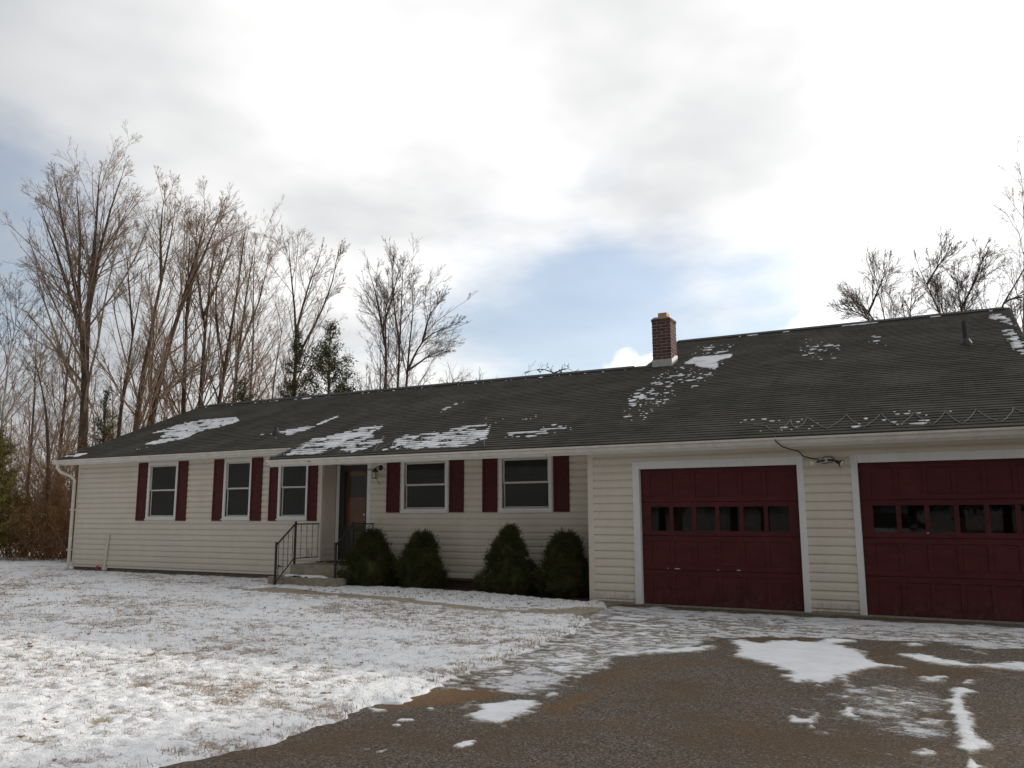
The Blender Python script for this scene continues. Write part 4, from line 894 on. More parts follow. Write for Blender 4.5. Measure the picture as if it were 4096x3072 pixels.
# ---- evergreen shrubs in the bed
def shrub(x, y, wd, h, seed, shape, label):
    r = np.random.default_rng(seed); sh = empty('evergreen_shrub', (x, y, .04)); tag(sh, label, 'shrub', 'evergreen shrubs in the bed')
    prof = lambda f: np.interp(f, *shape)*wd/2
    def rad(th, f): 
        return prof(f)*(1 + .40*(fbm(th*2.6+seed, f*5.5, 4, seed, .6)-.5) + .20*(fbm(th*8+seed, f*16, 2, seed+5)-.5))
    # dark inner mass
    nt, nf = 40, 26; TH, FF = np.meshgrid(np.linspace(0, 2*np.pi, nt, endpoint=False), np.linspace(0.01, .985, nf))
    rr = rad(np.minimum(TH, 2*np.pi-TH)*1.3, FF)*.76
    V = np.stack([rr*np.cos(TH), rr*np.sin(TH), FF*h*.88], -1).reshape(-1, 3); F = []
    for j in range(nf-1):
        for i in range(nt): F.append((j*nt+i, j*nt+(i+1) % nt, (j+1)*nt+(i+1) % nt, (j+1)*nt+i))
    # needle sprays gathered in tufts
    nc = 430; th = r.uniform(0, 2*np.pi, nc); f = r.random(nc)**1.12*.985; R = rad(np.minimum(th, 2*np.pi-th)*1.3, f)*r.uniform(.86, 1.04, nc)
    lt = r.uniform(0, 2*np.pi, 26); lf_ = r.random(26)**1.2; dl = np.min(np.hypot(np.abs((th[:, None]-lt+np.pi) % (2*np.pi)-np.pi)*(.5+.6*np.interp(f, [0, 1], [1, .3]))[:, None], (f[:, None]-lf_)*2.3), axis=1); R = R*np.clip(1.16-.80*dl, .60, 1.12)
    CC = np.stack([R*np.cos(th), R*np.sin(th), f*h*.98], -1); oc = np.stack([np.cos(th), np.sin(th), .25+1.5*f], -1)+r.normal(0, .25, (nc, 3)); oc /= np.linalg.norm(oc, axis=1)[:, None]
    per = 85; n = nc*per; k = np.repeat(np.arange(nc), per); cs_ = r.uniform(.026, .060, nc)[k]
    P0 = CC[k] + r.normal(0, 1, (n, 3))*cs_[:, None]*.75 + oc[k]*(r.random(n)*cs_*1.3)[:, None]
    out = oc[k]*.9 + (P0-CC[k])/cs_[:, None]*.55 + r.normal(0, .35, (n, 3)); out /= np.linalg.norm(out, axis=1)[:, None]
    sd_ = np.cross(out, r.normal(0, 1, (n, 3))); sd_ /= np.linalg.norm(sd_, axis=1)[:, None]
    L = r.uniform(.022, .055, n)[:, None]; Wd = r.uniform(.004, .008, n)[:, None]
    T = np.stack([P0-sd_*Wd, P0+sd_*Wd, P0+out*L], 1).reshape(-1, 3); k0 = len(V)
    me = npmesh('foliage', np.vstack([V, T]), [np.array(F), k0+np.arange(n*3).reshape(-1, 3)])
    link('foliage', me, MAT['spruce'], sh)
    mb = MB(); mb.tube([(0, 0, -.08), (.01, .0, h*.3), (0, .01, h*.7)], [.03, .025, .012], 6); mb.build('stem', MAT['bark2'], sh)
dome = ([0, .10, .24, .40, .56, .70, .83, .93, 1], [.86, .98, 1, .93, .80, .64, .45, .26, .06]); cone = ([0, .08, .18, .34, .52, .68, .83, .94, 1], [.88, .99, 1, .88, .69, .50, .31, .16, .04]); tall = ([0, .1, .26, .42, .58, .73, .86, .95, 1], [.88, .98, 1, .92, .79, .63, .44, .27, .08])
shrub(-5.66, .38, 1.04, 1.06, 3, dome, 'rounded evergreen shrub beside the front steps, in front of the right railing')
shrub(-4.44, .36, .86, 1.03, 8, tall, 'narrower evergreen shrub below the left shutter, second from the steps')
shrub(-2.55, .34, 1.02, 1.15, 15, cone, 'tallest pointed evergreen shrub, below the window nearest the garage')
shrub(-1.50, .36, .88, 1.04, 27, tall, 'round topped evergreen shrub against the garage corner post')

# ---- wall lantern by the front door
ln = empty('wall_lantern', (-5.95, YM-.02, 2.30)); tag(ln, 'black wall lantern on a white plate right of the front door', 'lantern')
mb = MB(); mb.box(-.01, .13, -.012, .0, -.04, .16); mb.build('mounting_plate', MAT['white'], ln, bevel=.003)
mb = MB(); mb.lathe([(.055, 0), (.058, .012), (.03, .03), (.014, .035)], (.06, -.012, .07), 14, Vector((0, -1, 0))); mb.build('backplate', MAT['dark'], ln, True)
mb = MB(); mb.tube([(.06, -.03, .07), (.055, -.09, .09), (.03, -.13, .08), (.01, -.14, .03)], .009, 6); mb.tube([(.05, -.03, .08), (-.08, -.05, .02), (-.16, -.03, -.02)], .006, 5); mb.build('arm', MAT['dark'], ln)
mb = MB()
for dx, dy in ((-.045, -.045), (.045, -.045), (.045, .045), (-.045, .045)): mb.tube([(.01+dx*.7, -.14+dy*.7, -.15), (.01+dx, -.14+dy, -.02)], .005, 4)
mb.box(-.042, .062, -.192, -.088, -.158, -.15); mb.lathe([(.07, -.02), (.06, 0), (.02, .035), (.008, .05)], (.01, -.14, 0), 8); mb.build('cage', MAT['dark'], ln)
mb = MB(); mb.lathe([(.012, -.145), (.034, -.14), (.038, -.03), (.03, -.022)], (.01, -.14, 0), 10); mb.build('shade', MAT['lamp_glass'], ln, True)
mb = MB(); mb.tube([(.03, -.12, -.155), (.07, -.10, -.24), (.11, -.09, -.28), (.08, -.09, -.22)], .005, 5); mb.build('hook', MAT['dark'], ln)

# ---- floodlight between the garage doors
fl = empty('floodlight', (2.87, 0, 2.18)); tag(fl, 'twin headed floodlight fixture on the siding between the garage doors', 'floodlight')
mb = MB(); mb.box(-.10, .10, -.050, -.012, -.055, .065); mb.build('mounting_box', MAT['pvc'], fl, bevel=.01)
mb = MB(); mb.tube([(-.02, -.05, .0), (-.07, -.10, -.01), (-.12, -.12, -.03)], .014, 6); mb.tube([(.03, -.05, .0), (.09, -.09, -.0), (.15, -.11, -.02)], .014, 6); mb.build('arm', MAT['dark'], fl)
for sx_, dr in ((-.14, Vector((-.55, -.75, -.25))), (.16, Vector((.75, -.35, -.35)))):
    mb = MB(); mb.lathe([(.016, -.03), (.024, 0), (.026, .03), (.058, .075), (.060, .085)], (sx_, -.125, -.03), 14, dr); ho = mb.build('lamp_holder', MAT['pvc'] if sx_ < 0 else MAT['dark'], fl, True)
    mb = MB(); mb.lathe([(.056, .084), (.045, .098), (.01, .104)], (sx_, -.125, -.03), 14, dr); mb.build('bulb', MAT['lamp_glass'], ho, True)
mb = MB(); mb.tube([(-.06, -.06, .03), (0, -.085, .05), (.07, -.08, .045), (.12, -.09, .02), (.09, -.10, -.03), (0, -.10, -.05), (-.05, -.08, -.04)], .0065, 5); mb.build('plug_lead', MAT['cord'], fl)

# ---- heat cables zigzagging above the eaves
def onroof(x, y, h=.016): return (x, y, roofz(y)+h)
def cable(name, pts, label, sag, group):
    P_ = []
    for (x0, y0), (x1, y1) in zip(pts[:-1], pts[1:]):
        for k in range(6):
            f = k/6; s_ = sag*math.sin(f*math.pi)*(1 if (x1-x0)*(y1-y0) > 0 else -1)
            P_.append(onroof(x0+(x1-x0)*f+s_*.5, y0+(y1-y0)*f))
    P_.append(onroof(*pts[-1])); mb = MB(); mb.tube(P_, .0055, 5); o = mb.build(name, MAT['cable'], None); return tag(o, label, 'cable', group)
cable('heat_cable', [(1.59,.36),(2.02,.09),(2.23,-.21),(2.35,.35),(2.50,-.14),(2.58,.42),(2.93,-.18),(3.14,.43),(3.42,-.19),(3.62,.40),(3.87,-.21),(4.06,.39),(4.29,-.23),(4.46,.37),(4.65,-.25),(4.84,.36),(5.08,-.25),(5.19,-.04),(5.28,.33),(5.62,-.2),(5.75,.3)], 'zigzag heat cable on the shingles above the garage doors', .05, 'heat cables on the roof')
cable('heat_cable', [(-7.60,-.25),(-7.66,.60),(-7.19,-.23),(-7.42,.78),(-6.92,-.23),(-6.94,.66),(-6.47,-.29),(-6.33,.60),(-6.08,-.2),(-5.86,.62),(-5.65,-.22),(-5.58,.66),(-5.2,-.24),(-5.15,.70),(-4.6,-.2),(-4.68,.66),(-4.15,-.2),(-4.30,.68),(-3.70,-.2),(-3.92,.67),(-3.28,-.22),(-3.49,.66),(-3.0,.2),(-2.74,-.25)], 'zigzag heat cable half under snow on the roof above the front door', .04, 'heat cables on the roof')
mb = MB(); mb.tube([(2.23, -.40, 2.53), (2.25, -.48, 2.46), (2.32, -.40, 2.38), (2.42, -.20, 2.345), (2.50, -.08, 2.33), (2.56, -.06, 2.25), (2.66, -.06, 2.215), (2.78, -.07, 2.195)], .009, 5)
tag(mb.build('power_cord', MAT['cord'], None), 'black cord hanging from the gutter to the floodlight', 'cord')
mb = MB(); mb.tube([(-6.62, -.42, 2.52), (-6.60, -.475, 2.45), (-6.50, -.30, 2.42), (-6.35, .35, 2.40), (-6.17, YM-.05, 2.33), (-6.02, YM-.06, 2.36)], .007, 5)
tag(mb.build('power_cord', MAT['cord'], None), 'black cord running from the gutter to the wall lantern', 'cord')

# ---- snow caught on the roof, course by course
RS = [([(-14.57,2.10),(-14.43,2.58),(-14.28,3.08),(-13.30,3.14),(-12.46,3.16),(-11.88,2.72),(-12.06,2.26),(-12.51,2.01),(-12.36,1.48),(-12.65,1.32),(-13.07,1.03),(-13.54,1.23),(-13.40,1.52),(-14.02,2.13)], .85),
 ([(-10.03,1.40),(-9.45,1.46),(-8.58,1.91),(-8.47,2.54),(-8.32,2.41),(-8.37,1.68),(-8.74,.99),(-8.97,.98),(-8.66,1.16),(-9.48,1.32)], .85),
 ([(-15.72,.52),(-15.6,.62),(-15.25,.68),(-15.0,.70),(-15.1,.50)], .95), ([(-13.63,.80),(-13.10,.90),(-13.0,.76)], .8),
 ([(-7.54,-.21),(-7.68,.39),(-7.70,.74),(-7.66,.85),(-7.39,.88),(-7.13,1.08),(-6.93,1.36),(-6.46,1.50),(-6.18,1.42),(-6.14,.91),(-5.88,.68),(-5.83,.17),(-6.49,-.02),(-6.46,-.17),(-6.92,-.25),(-7.19,-.25)], .80),
 ([(-6.23,-.1),(-6.14,.29),(-5.86,.49),(-5.65,.71),(-5.38,.28),(-5.49,-.15),(-5.75,-.22)], .72),
 ([(-5.11,-.21),(-4.98,0),(-5.26,.42),(-5.12,.64),(-4.71,.70),(-4.37,.81),(-4.11,1.0),(-3.55,1.10),(-3.30,.95),(-3.08,.43),(-2.92,.11),(-3.18,-.2),(-4.05,-.22),(-4.64,-.2)], .76),
 ([(-2.95,.56),(-2.33,.62),(-1.74,.83),(-1.35,.43),(-1.61,.26),(-2.34,.11),(-2.65,.22)], .50), ([(-2.86,1.26),(-2.52,1.70),(-2.40,1.56),(-2.66,1.12)], .52), ([(-5.50,2.20),(-5.29,3.04),(-5.12,2.87),(-5.28,2.10)], .56), ([(-4.2,1.1),(-3.3,1.1),(-3.2,1.5),(-3.9,1.5)], .42),
 ([(-.60,4.70),(-.53,5.31),(.36,5.29),(.40,4.97),(.17,4.70),(.38,4.07),(-.09,4.22),(-.40,4.68)], .95), ([(-.68,.97),(-1.00,2.37),(-1.12,3.36),(-.71,4.42),(.33,4.64),(.36,3.34),(.26,2.52),(-.06,1.97),(-.06,1.32),(-.17,.73),(-.43,.77)], .455),
 ([(-.67,5.49),(-.84,6.35),(.17,6.76),(.26,5.64),(-.12,5.28)], .43), ([(1.75,4.47),(1.79,6.17),(2.69,5.03),(2.67,3.82),(2.23,3.82)], .39), ([(3.0,4.2),(3.0,6.2),(3.5,5.8),(3.5,4.2)], .33),
 ([(1.52,.44),(2.12,.42),(2.15,.28),(1.60,.22)], .62), ([(1.95,-.2),(2.27,.0),(2.49,.32),(2.55,.1),(2.4,-.24)], .68), ([(3.40,.16),(3.72,.40),(4.13,.45),(4.28,.01),(4.28,-.25),(3.81,-.2),(3.66,.0)], .66), ([(4.32,.21),(4.55,.38),(4.55,.2),(4.32,.02)], .62), ([(2.62,-.2),(2.76,.08),(2.86,-.05),(2.75,-.22)], .66), ([(3.12,-.22),(3.38,-.05),(3.48,-.22)], .66),
 ([(5.36,6.7),(5.62,6.75),(5.75,6.0),(5.75,5.4),(5.58,5.60),(5.46,6.03),(5.3,6.3)], .66), ([(5.5,5.15),(5.72,5.1),(5.78,3.0),(5.6,3.3),(5.5,3.87),(5.56,4.52),(5.46,4.85)], .74),
 ([(-15.4,YR1-.26),(-1.8,YR1-.26),(-1.8,YR1-.17),(-15.4,YR1-.17)], .52), ([(-1.4,YR2-.30),(5.6,YR2-.30),(5.6,YR2-.17),(-1.4,YR2-.17)], .60)]
dx = .028; V = []; F = []
up = np.array([0, CS, SN]); nn = np.array([0, -SN, CS])
for x0, x1, y0, yr in SECT:
    y = YE if y0 == YE else YE+math.ceil((y0-YE)/dyc)*dyc-dyc
    xs = np.arange(x0+.02, x1-.02, dx)
    while y < yr-.05:
        near = [q for q in RS if min(p_[1] for p_ in q[0])-.2 < y+.06 < max(p_[1] for p_ in q[0])+.2]
        if near:
            v = np.zeros(len(xs)); yy = np.full(len(xs), y+.055)
            for pl, s_ in near: v = np.maximum(v, (s_*.90 if .6 < s_ < .9 else s_)*sstep(psd(xs, yy, pl), -.10, .07))
            hi = .72*fbm(xs*9.5, yy*31, 3, 150, .65)+.28*fbm(xs*2.2, yy*4, 3, 151)
            nz_ = np.where(v < .5, hi, .66*fbm(xs*3.2, yy*31, 4, 140, .7)+.34*fbm(xs*1.6, yy*4, 3, 141))
            val = v + (nz_-.5)*1.6*(v > .01) - .55
            wdt = np.clip(val*.26+.012, 0, EXPO*.98); on = (val > 0) & (v > .01)
            i = 0
            while i < len(xs):
                if not on[i]: i += 1; continue
                j = i
                while j+1 < len(xs) and on[j+1]: j += 1
                seg = np.arange(i, j+1)
                if len(seg) == 1: seg = np.array([i, min(i+1, len(xs)-1)])
                n0 = len(V); K = len(seg)
                for q, k in enumerate(seg):
                    e = min(q, K-1-q); tp = min(1, (e+.35)/2.0); w_ = max(.016, wdt[k])*tp; ht = (.006+.010*min(1, w_/.09))*tp
                    base = np.array([xs[k], y, roofz(y)]); lo = EXPO*.99 - w_ if w_ < EXPO*.8 else .0
                    for l, h in ((lo-.004, .007-.0 if lo <= 0 else .004), (lo+.12*w_, .010+ht*.8), (lo+.55*w_, .009+ht), (lo+w_+.006, .010+ht*.55)):
                        V.append(tuple(base+up*l+nn*h))
                for q in range(K-1):
                    for c in range(3): a = n0+q*4+c; F.append((a, a+4, a+5, a+1))
                i = j+1
        y += dyc
me = bpy.data.meshes.new('roof_snow'); me.from_pydata(V, [], F); me.update()
tag(link('roof_snow', me, MAT['snow'], smooth=True), 'patchy snow caught along the shingle courses of the roof', 'snow', kind='stuff')

# ================================================================== TREES
def resample(pts, K):
    pts = np.array(pts, float); d = np.concatenate([[0], np.cumsum(np.linalg.norm(np.diff(pts, axis=0), axis=1))])
    t_ = np.linspace(0, d[-1], K); out = np.stack([np.interp(t_, d, pts[:, i]) for i in range(3)], -1)
    for _ in range(3): out[1:-1] = .25*out[:-2]+.5*out[1:-1]+.25*out[2:]
    return out, d[-1]
def tubes(P, Rd, sides):
    """P (N,K,3) polylines, Rd (N,K) radii -> verts, quads"""
    N, K, _ = P.shape
    T = np.empty_like(P); T[:, 1:-1] = P[:, 2:]-P[:, :-2]; T[:, 0] = P[:, 1]-P[:, 0]; T[:, -1] = P[:, -1]-P[:, -2]
    T /= np.linalg.norm(T, axis=2, keepdims=True)+1e-9
    ref = np.where(np.abs(T[:, :1, 2:3]) < .8, np.array([0, 0, 1.]), np.array([1., 0, 0])); ref = np.broadcast_to(ref, T.shape)
    A = np.cross(T, ref); A /= np.linalg.norm(A, axis=2, keepdims=True)+1e-9; B = np.cross(T, A)
    th = np.arange(sides)*2*np.pi/sides
    V = P[:, :, None, :] + Rd[:, :, None, None]*(A[:, :, None, :]*np.cos(th)[None, None, :, None]+B[:, :, None, :]*np.sin(th)[None, None, :, None])
    idx = np.arange(N*K*sides).reshape(N, K, sides); nx_ = np.roll(idx, -1, axis=2)
    F = np.stack([idx[:, :-1], nx_[:, :-1], nx_[:, 1:], idx[:, 1:]], -1).reshape(-1, 4)
    return V.reshape(-1, 3), F
def grow(r, start, dirn, length, rad, K, wig, trop):
    N = len(start); P = np.empty((N, K, 3)); P[:, 0] = start; d = dirn.copy()
    for k in range(1, K):
        d = d + r.normal(0, wig, (N, 3)); d[:, 2] += trop; d /= np.linalg.norm(d, axis=1, keepdims=True)
        P[:, k] = P[:, k-1]+d*(length/(K-1))[:, None]
    R = rad[:, None]*np.linspace(1, .35, K)[None]
    return P, R
def spawn(r, P, R, m, t0, t1, ang, lf, L, rf, rmin, zmin=None):
    """m children per polyline"""
    N, K, _ = P.shape; par = np.repeat(np.arange(N), m); t_ = r.uniform(t0, t1, N*m)*(K-1); i = np.minimum(t_.astype(int), K-2); f = (t_-i)[:, None]
    pos = P[par, i]*(1-f)+P[par, i+1]*f; d = P[par, i+1]-P[par, i]; d /= np.linalg.norm(d, axis=1, keepdims=True)+1e-9
    pr = np.cross(d, r.normal(0, 1, d.shape)); pr /= np.linalg.norm(pr, axis=1, keepdims=True)+1e-9
    a = r.normal(ang, .15, len(par))[:, None]; nd = d*np.cos(a)+pr*np.sin(a)
    tt = t_/(K-1); ln = L[par]*r.uniform(lf*.65, lf*1.3, len(par))*(1.2-.72*tt)
    rd = np.maximum(R[par, i]*rf, rmin)
    return pos, nd, ln, rd
def bare_tree(name, stems, r0, seed, label, cat='tree', group='bare trees behind the house', bark='bark', twig='twig', n1=18, spread=.36, m2=7, m3=6, m4=3, ang=.50, trop=.045, tw=.0055, f0=.30, wig=.065, trunc=.86):
    r = np.random.default_rng(seed); base = Vector(stems[0][0]); o = empty(name, base); tag(o, label, cat, group)
    TV = []; TF = []; CV = []; CF = []; nT = nC = 0
    def put(V, F, crown):
        nonlocal nT, nC
        if crown: CV.append(V); CF.append(F+nC); nC += len(V)
        else: TV.append(V); TF.append(F+nT); nT += len(V)
    H_ = max(s_[-1][2] for s_ in stems); L1 = []; done = []; nm_snap = name != 'sapling_clump'
    for si, s_ in enumerate(stems):
        K = 12 if si == 0 else 9
        if si > 0 and nm_snap:
            Q = np.concatenate(done); s_ = [tuple(Q[np.argmin(np.linalg.norm(Q-np.array(s_[0])-np.array([0, 0, -.25]), axis=1))])] + list(s_[1:])
        P, ln = resample(s_, 40); P, ln = resample(P[:int(40*trunc)], K); done.append(P[:-2]); P[1:] += r.normal(0, .012*ln/ (K), (K-1, 3))*np.array([1, 1, .3])
        a = r0*.82 if si == 0 else r0*.34; R = a*np.linspace(1, .10 if si == 0 else .16, K)**.95
        if si == 0: R[0] *= 1.25
        # carry the leader on as a thin whip
        put(*tubes(P[None], R[None], 8), False)
        tot = ln*(1 if si == 0 else 1.3)
        p_, d_, l_, q_ = spawn(r, P[None], R[None], n1 if si == 0 else int(n1*.6), f0 if si == 0 else .12, 1.0, ang, spread, np.array([max(ln, H_*.45)]), .34, .012)
        L1.append((p_, d_, l_, q_))
        d = (P[-1]-P[-2])/np.linalg.norm(P[-1]-P[-2]); L1.append((P[-1:], d[None], np.array([H_*.06]), R[-1:]*.9))
    p_, d_, l_, q_ = [np.concatenate([x[i] for x in L1]) for i in range(4)]
    P1, R1 = grow(r, p_, d_, l_, q_, 7, wig, trop); put(*tubes(P1, R1, 5), True)
    a = spawn(r, P1, R1, m2, .15, 1, .50, .42, l_, .55, tw*1.35); P2, R2 = grow(r, *a[:4], 5, wig*1.1, trop*.9); put(*tubes(P2, R2, 4), True)
    a3 = spawn(r, P2, R2, m3, .15, 1, .52, .44, a[2], .62, tw); P3, R3 = grow(r, *a3[:4], 3, wig*1.2, trop*.8); put(*tubes(P3, R3, 3), True)
    if m4:
        a4 = spawn(r, P3, R3, m4, .2, 1, .55, .55, a3[2], .75, tw*.8); P4, R4 = grow(r, *a4[:4], 2, wig*1.2, trop*.8); put(*tubes(P4, R4, 3), True)
    b = np.array(base)
    link('trunk', npmesh('trunk', np.vstack(TV)-b, np.vstack(TF)), MAT[bark], o, True)
    link('crown', npmesh('crown', np.vstack(CV)-b, np.vstack(CF)), MAT[twig], o)
    return o
TREES={
 't1':[[(-25.11,7.57,-0.1),(-25.17,7.49,4.11),(-25.25,7.37,6.84),(-25.25,7.37,10.06),(-25.23,7.4,12.96),(-25.24,7.39,15.08)],[(-25.33,7.25,7.33),(-25.5,6.99,10.31),(-25.5,6.99,12.88),(-25.71,6.68,14.49)],[(-25.27,7.35,9.24),(-25.12,7.56,11.95),(-24.94,7.82,14.11),(-24.77,8.07,15.24)],[(-25.35,7.23,8.82),(-25.87,6.43,11.23),(-26.26,5.8,13.15)],[(-25.37,7.19,10.03),(-25.88,6.41,12.76),(-26.09,6.08,14.56)]],
 't1b':[[(-27.25,7.98,-0.1),(-27.25,7.98,5.04),(-27.25,7.98,7.61),(-27.18,8.08,9.73),(-27.19,8.07,11.33)]],
 't2':[[(-25.35,8.97,-0.1),(-25.28,9.07,4.53),(-25.17,9.21,7.62),(-24.99,9.45,10.3),(-24.9,9.57,12.71)],[(-25.19,9.19,11.02),(-25.38,8.93,12.38),(-25.5,8.76,13.44)]],
 't3':[[(-22.6,7.65,-0.1),(-22.5,7.77,4.77),(-22.37,7.94,7.66),(-22.18,8.18,10.15),(-21.99,8.42,12.73),(-21.86,8.59,13.79)],[(-22.15,8.23,10.66),(-22.27,8.06,12.66),(-22.21,8.15,13.92)]],
 't4':[[(-23.24,8.45,-0.1),(-23.04,8.7,4.69),(-22.76,9.06,7.69),(-22.38,9.53,10.19),(-22.09,9.87,12.56),(-21.83,10.17,14.33)],[(-22.48,9.41,9.66),(-22.11,9.85,11.28),(-21.78,10.22,12.83),(-21.57,10.47,14.17)]],
 't5':[[(-23.73,11.03,-0.1),(-23.77,10.98,5.66),(-23.84,10.9,9.4),(-23.86,10.88,12.7),(-23.93,10.8,14.72)],[(-23.86,10.88,9.94),(-23.66,11.11,12.74),(-23.52,11.27,14.46)]],
 't5b':[[(-22.6,10.81,-0.1),(-22.61,10.8,5.57),(-22.62,10.79,8.71),(-22.5,10.93,11.95),(-22.45,10.98,14.73)],[(-22.63,10.78,9.02),(-22.95,10.41,11.88),(-22.97,10.38,14.4)],[(-22.62,10.79,9.77),(-22.17,11.3,12.0),(-21.89,11.61,13.94)]],
 't6c':[[(-22.57,12.33,-0.1),(-22.49,12.42,5.84),(-22.39,12.53,9.23),(-22.19,12.74,12.06),(-21.97,12.97,14.39)],[(-22.43,12.49,8.23),(-21.86,13.08,10.74),(-21.62,13.32,12.82)]],
 't6':[[(-22.35,11.09,-0.1),(-22.16,11.31,5.7),(-21.93,11.56,8.78),(-21.74,11.76,11.52),(-21.66,11.84,13.53)],[(-22.14,11.32,7.16),(-22.44,10.99,10.33),(-22.2,11.26,13.1)]],
 't6b':[[(-23.5,14.27,-0.1),(-23.45,14.32,6.33),(-23.39,14.38,9.46),(-23.61,14.15,11.8),(-23.51,14.25,13.61)]],
 't7':[[(-18.8,11.89,-0.1),(-18.68,11.99,6.37),(-18.6,12.07,8.53),(-18.83,11.85,10.6),(-18.94,11.75,11.96)],[(-18.54,12.12,7.81),(-18.06,12.55,9.29),(-17.64,12.92,10.7),(-17.52,13.03,12.1)],[(-18.72,11.96,9.04),(-18.39,12.26,10.64),(-18.06,12.56,12.06)]],
 't7b':[[(-20.8,12.73,-0.1),(-20.67,12.86,6.41),(-20.58,12.95,8.35),(-20.4,13.12,10.01),(-20.36,13.16,11.12)]],
 't8':[[(-15.98,14.26,-0.1),(-15.91,14.32,6.67),(-15.86,14.36,8.67),(-16.01,14.25,10.26),(-16.07,14.19,11.88)],[(-15.91,14.32,9.52),(-16.3,14.02,10.79),(-16.65,13.75,11.85)],[(-15.78,14.41,9.2),(-15.64,14.52,10.82),(-15.49,14.63,11.8)]],
 't8c':[[(-15.75,14.82,-0.1),(-15.68,14.87,6.73),(-15.62,14.9,8.96),(-15.55,14.96,10.8),(-15.58,14.93,12.23)],[(-15.62,14.9,8.96),(-15.9,14.7,10.57),(-15.92,14.69,11.88)]],
 't8b':[[(-16.38,14.59,-0.1),(-16.37,14.6,6.69),(-16.36,14.6,8.77),(-16.67,14.37,9.51),(-16.92,14.17,10.04)]],
 't9':[[(-15.37,14.72,-0.1),(-15.21,14.83,6.69),(-15.07,14.93,9.23),(-14.96,15.01,10.52),(-14.72,15.18,11.84)],[(-15.1,14.91,7.95),(-14.68,15.2,8.71),(-13.91,15.72,9.15),(-13.29,16.11,9.37)],[(-15.03,14.96,8.91),(-14.44,15.37,9.78),(-14.01,15.65,10.33)],[(-15.0,14.98,7.11),(-14.42,15.38,7.97),(-13.73,15.83,8.3)]],
 't10':[[(-15.49,13.39,-0.1),(-15.85,13.1,6.35),(-15.98,13.0,7.41),(-16.11,12.9,7.96)]],
 'bl':[[(-23.99,3.75,-0.1),(-24.01,3.71,4.05),(-24.04,3.66,6.2),(-23.94,3.83,8.43),(-23.86,3.97,10.26)]],
 'bl2':[[(-27.71,5.3,-0.1),(-27.75,5.23,4.81),(-27.82,5.1,8.67),(-27.76,5.21,11.18)]],
 'bl3':[[(-27.79,7.13,-0.1),(-27.81,7.09,4.99),(-27.84,7.05,8.03),(-28.01,6.77,10.07)]],
 'bl4':[[(-21.47,4.04,-0.1),(-21.59,3.84,3.86),(-21.72,3.64,5.59),(-21.99,3.2,6.79),(-22.24,2.79,7.58)]],
 's1':[[(-11.63,12.43,-0.1),(-11.65,12.41,6.37),(-11.65,12.41,7.02)],[(-11.52,12.5,-0.1),(-11.8,12.32,6.32),(-11.84,12.29,6.74)]],
 's2':[[(-11.34,12.61,-0.1),(-11.18,12.71,6.47),(-11.15,12.73,7.12)],[(-10.85,12.92,-0.1),(-11.26,12.66,6.46),(-11.34,12.61,7.02)]],
 's3':[[(-10.75,12.97,-0.1),(-10.63,13.04,6.47),(-10.6,13.06,7.4)],[(-10.54,13.09,-0.1),(-10.75,12.97,6.47),(-10.79,12.94,7.03)]],
 's4':[[(-10.33,13.21,-0.1),(-10.07,13.35,6.56),(-10.03,13.38,7.03)]],
 'ap':[[(-6.02,10.92,-0.1),(-6.57,10.66,5.95),(-6.64,10.63,6.27),(-6.85,10.53,6.6),(-6.96,10.48,6.76)],[(-6.57,10.66,6.03),(-6.28,10.8,6.19),(-6.13,10.86,6.26)],[(-6.6,10.65,6.11),(-6.93,10.49,6.03),(-7.21,10.35,5.87)],[(-6.53,10.68,6.03),(-6.13,10.86,6.02),(-5.92,10.96,5.86)]],
 'ap2':[[(-7.02,11.59,-0.1),(-5.87,12.07,6.1),(-5.79,12.1,6.27),(-5.67,12.15,6.43)]],
 'r1':[[(3.05,21.12,-0.1),(2.6,21.1,8.59),(2.46,21.09,9.79),(2.07,21.06,10.54),(1.75,21.04,11.18)],[(2.35,21.08,8.72),(1.74,21.04,9.57),(1.22,20.99,9.93)],[(2.39,21.08,8.71),(1.71,21.03,9.08),(0.92,20.96,9.36)],[(2.54,21.09,9.68),(2.68,21.1,10.46),(2.77,21.11,11.05)]],
 'r2':[[(3.54,22.14,-0.1),(3.23,22.13,8.83),(3.15,22.12,9.85),(2.89,22.11,10.59),(2.85,22.11,11.31)],[(3.19,22.13,9.74),(3.58,22.14,10.3),(3.86,22.15,10.46)]],
 'r3':[[(5.62,20.15,-0.1),(4.64,20.15,8.45),(4.35,20.15,9.51),(4.13,20.15,10.39),(4.26,20.15,11.03)],[(4.19,20.15,10.0),(3.85,20.15,10.43),(3.62,20.14,10.75)],[(4.17,20.15,10.29),(4.58,20.15,10.41),(4.93,20.15,10.74)]],
 'r4':[[(4.76,19.15,-0.1),(5.17,19.15,8.17),(5.24,19.14,8.87),(5.44,19.14,9.74),(5.53,19.14,10.44)],[(5.23,19.14,8.69),(5.07,19.15,9.34),(4.95,19.15,9.9)],[(5.26,19.14,8.69),(5.78,19.13,9.69),(6.0,19.12,10.55)]],
 'r5':[[(3.78,20.2,-0.1),(5.59,20.14,8.51),(5.81,20.13,8.94),(6.15,20.11,9.34),(6.42,20.1,9.76)]],
 'r6':[[(3.57,21.26,-0.1),(6.16,21.11,8.61),(6.72,21.08,9.23),(7.23,21.04,9.89),(7.6,21.01,10.66)],[(6.29,21.11,8.73),(6.78,21.08,9.03),(7.16,21.05,8.98)]],
 'r7':[[(6.84,27.09,-0.1),(7.48,27.04,9.69),(7.79,27.02,11.8),(7.88,27.01,13.43),(7.86,27.01,14.22)]],
 'r8':[[(5.54,18.16,-0.1),(6.58,18.08,7.53),(6.82,18.07,8.25),(7.06,18.05,9.05)]],
}

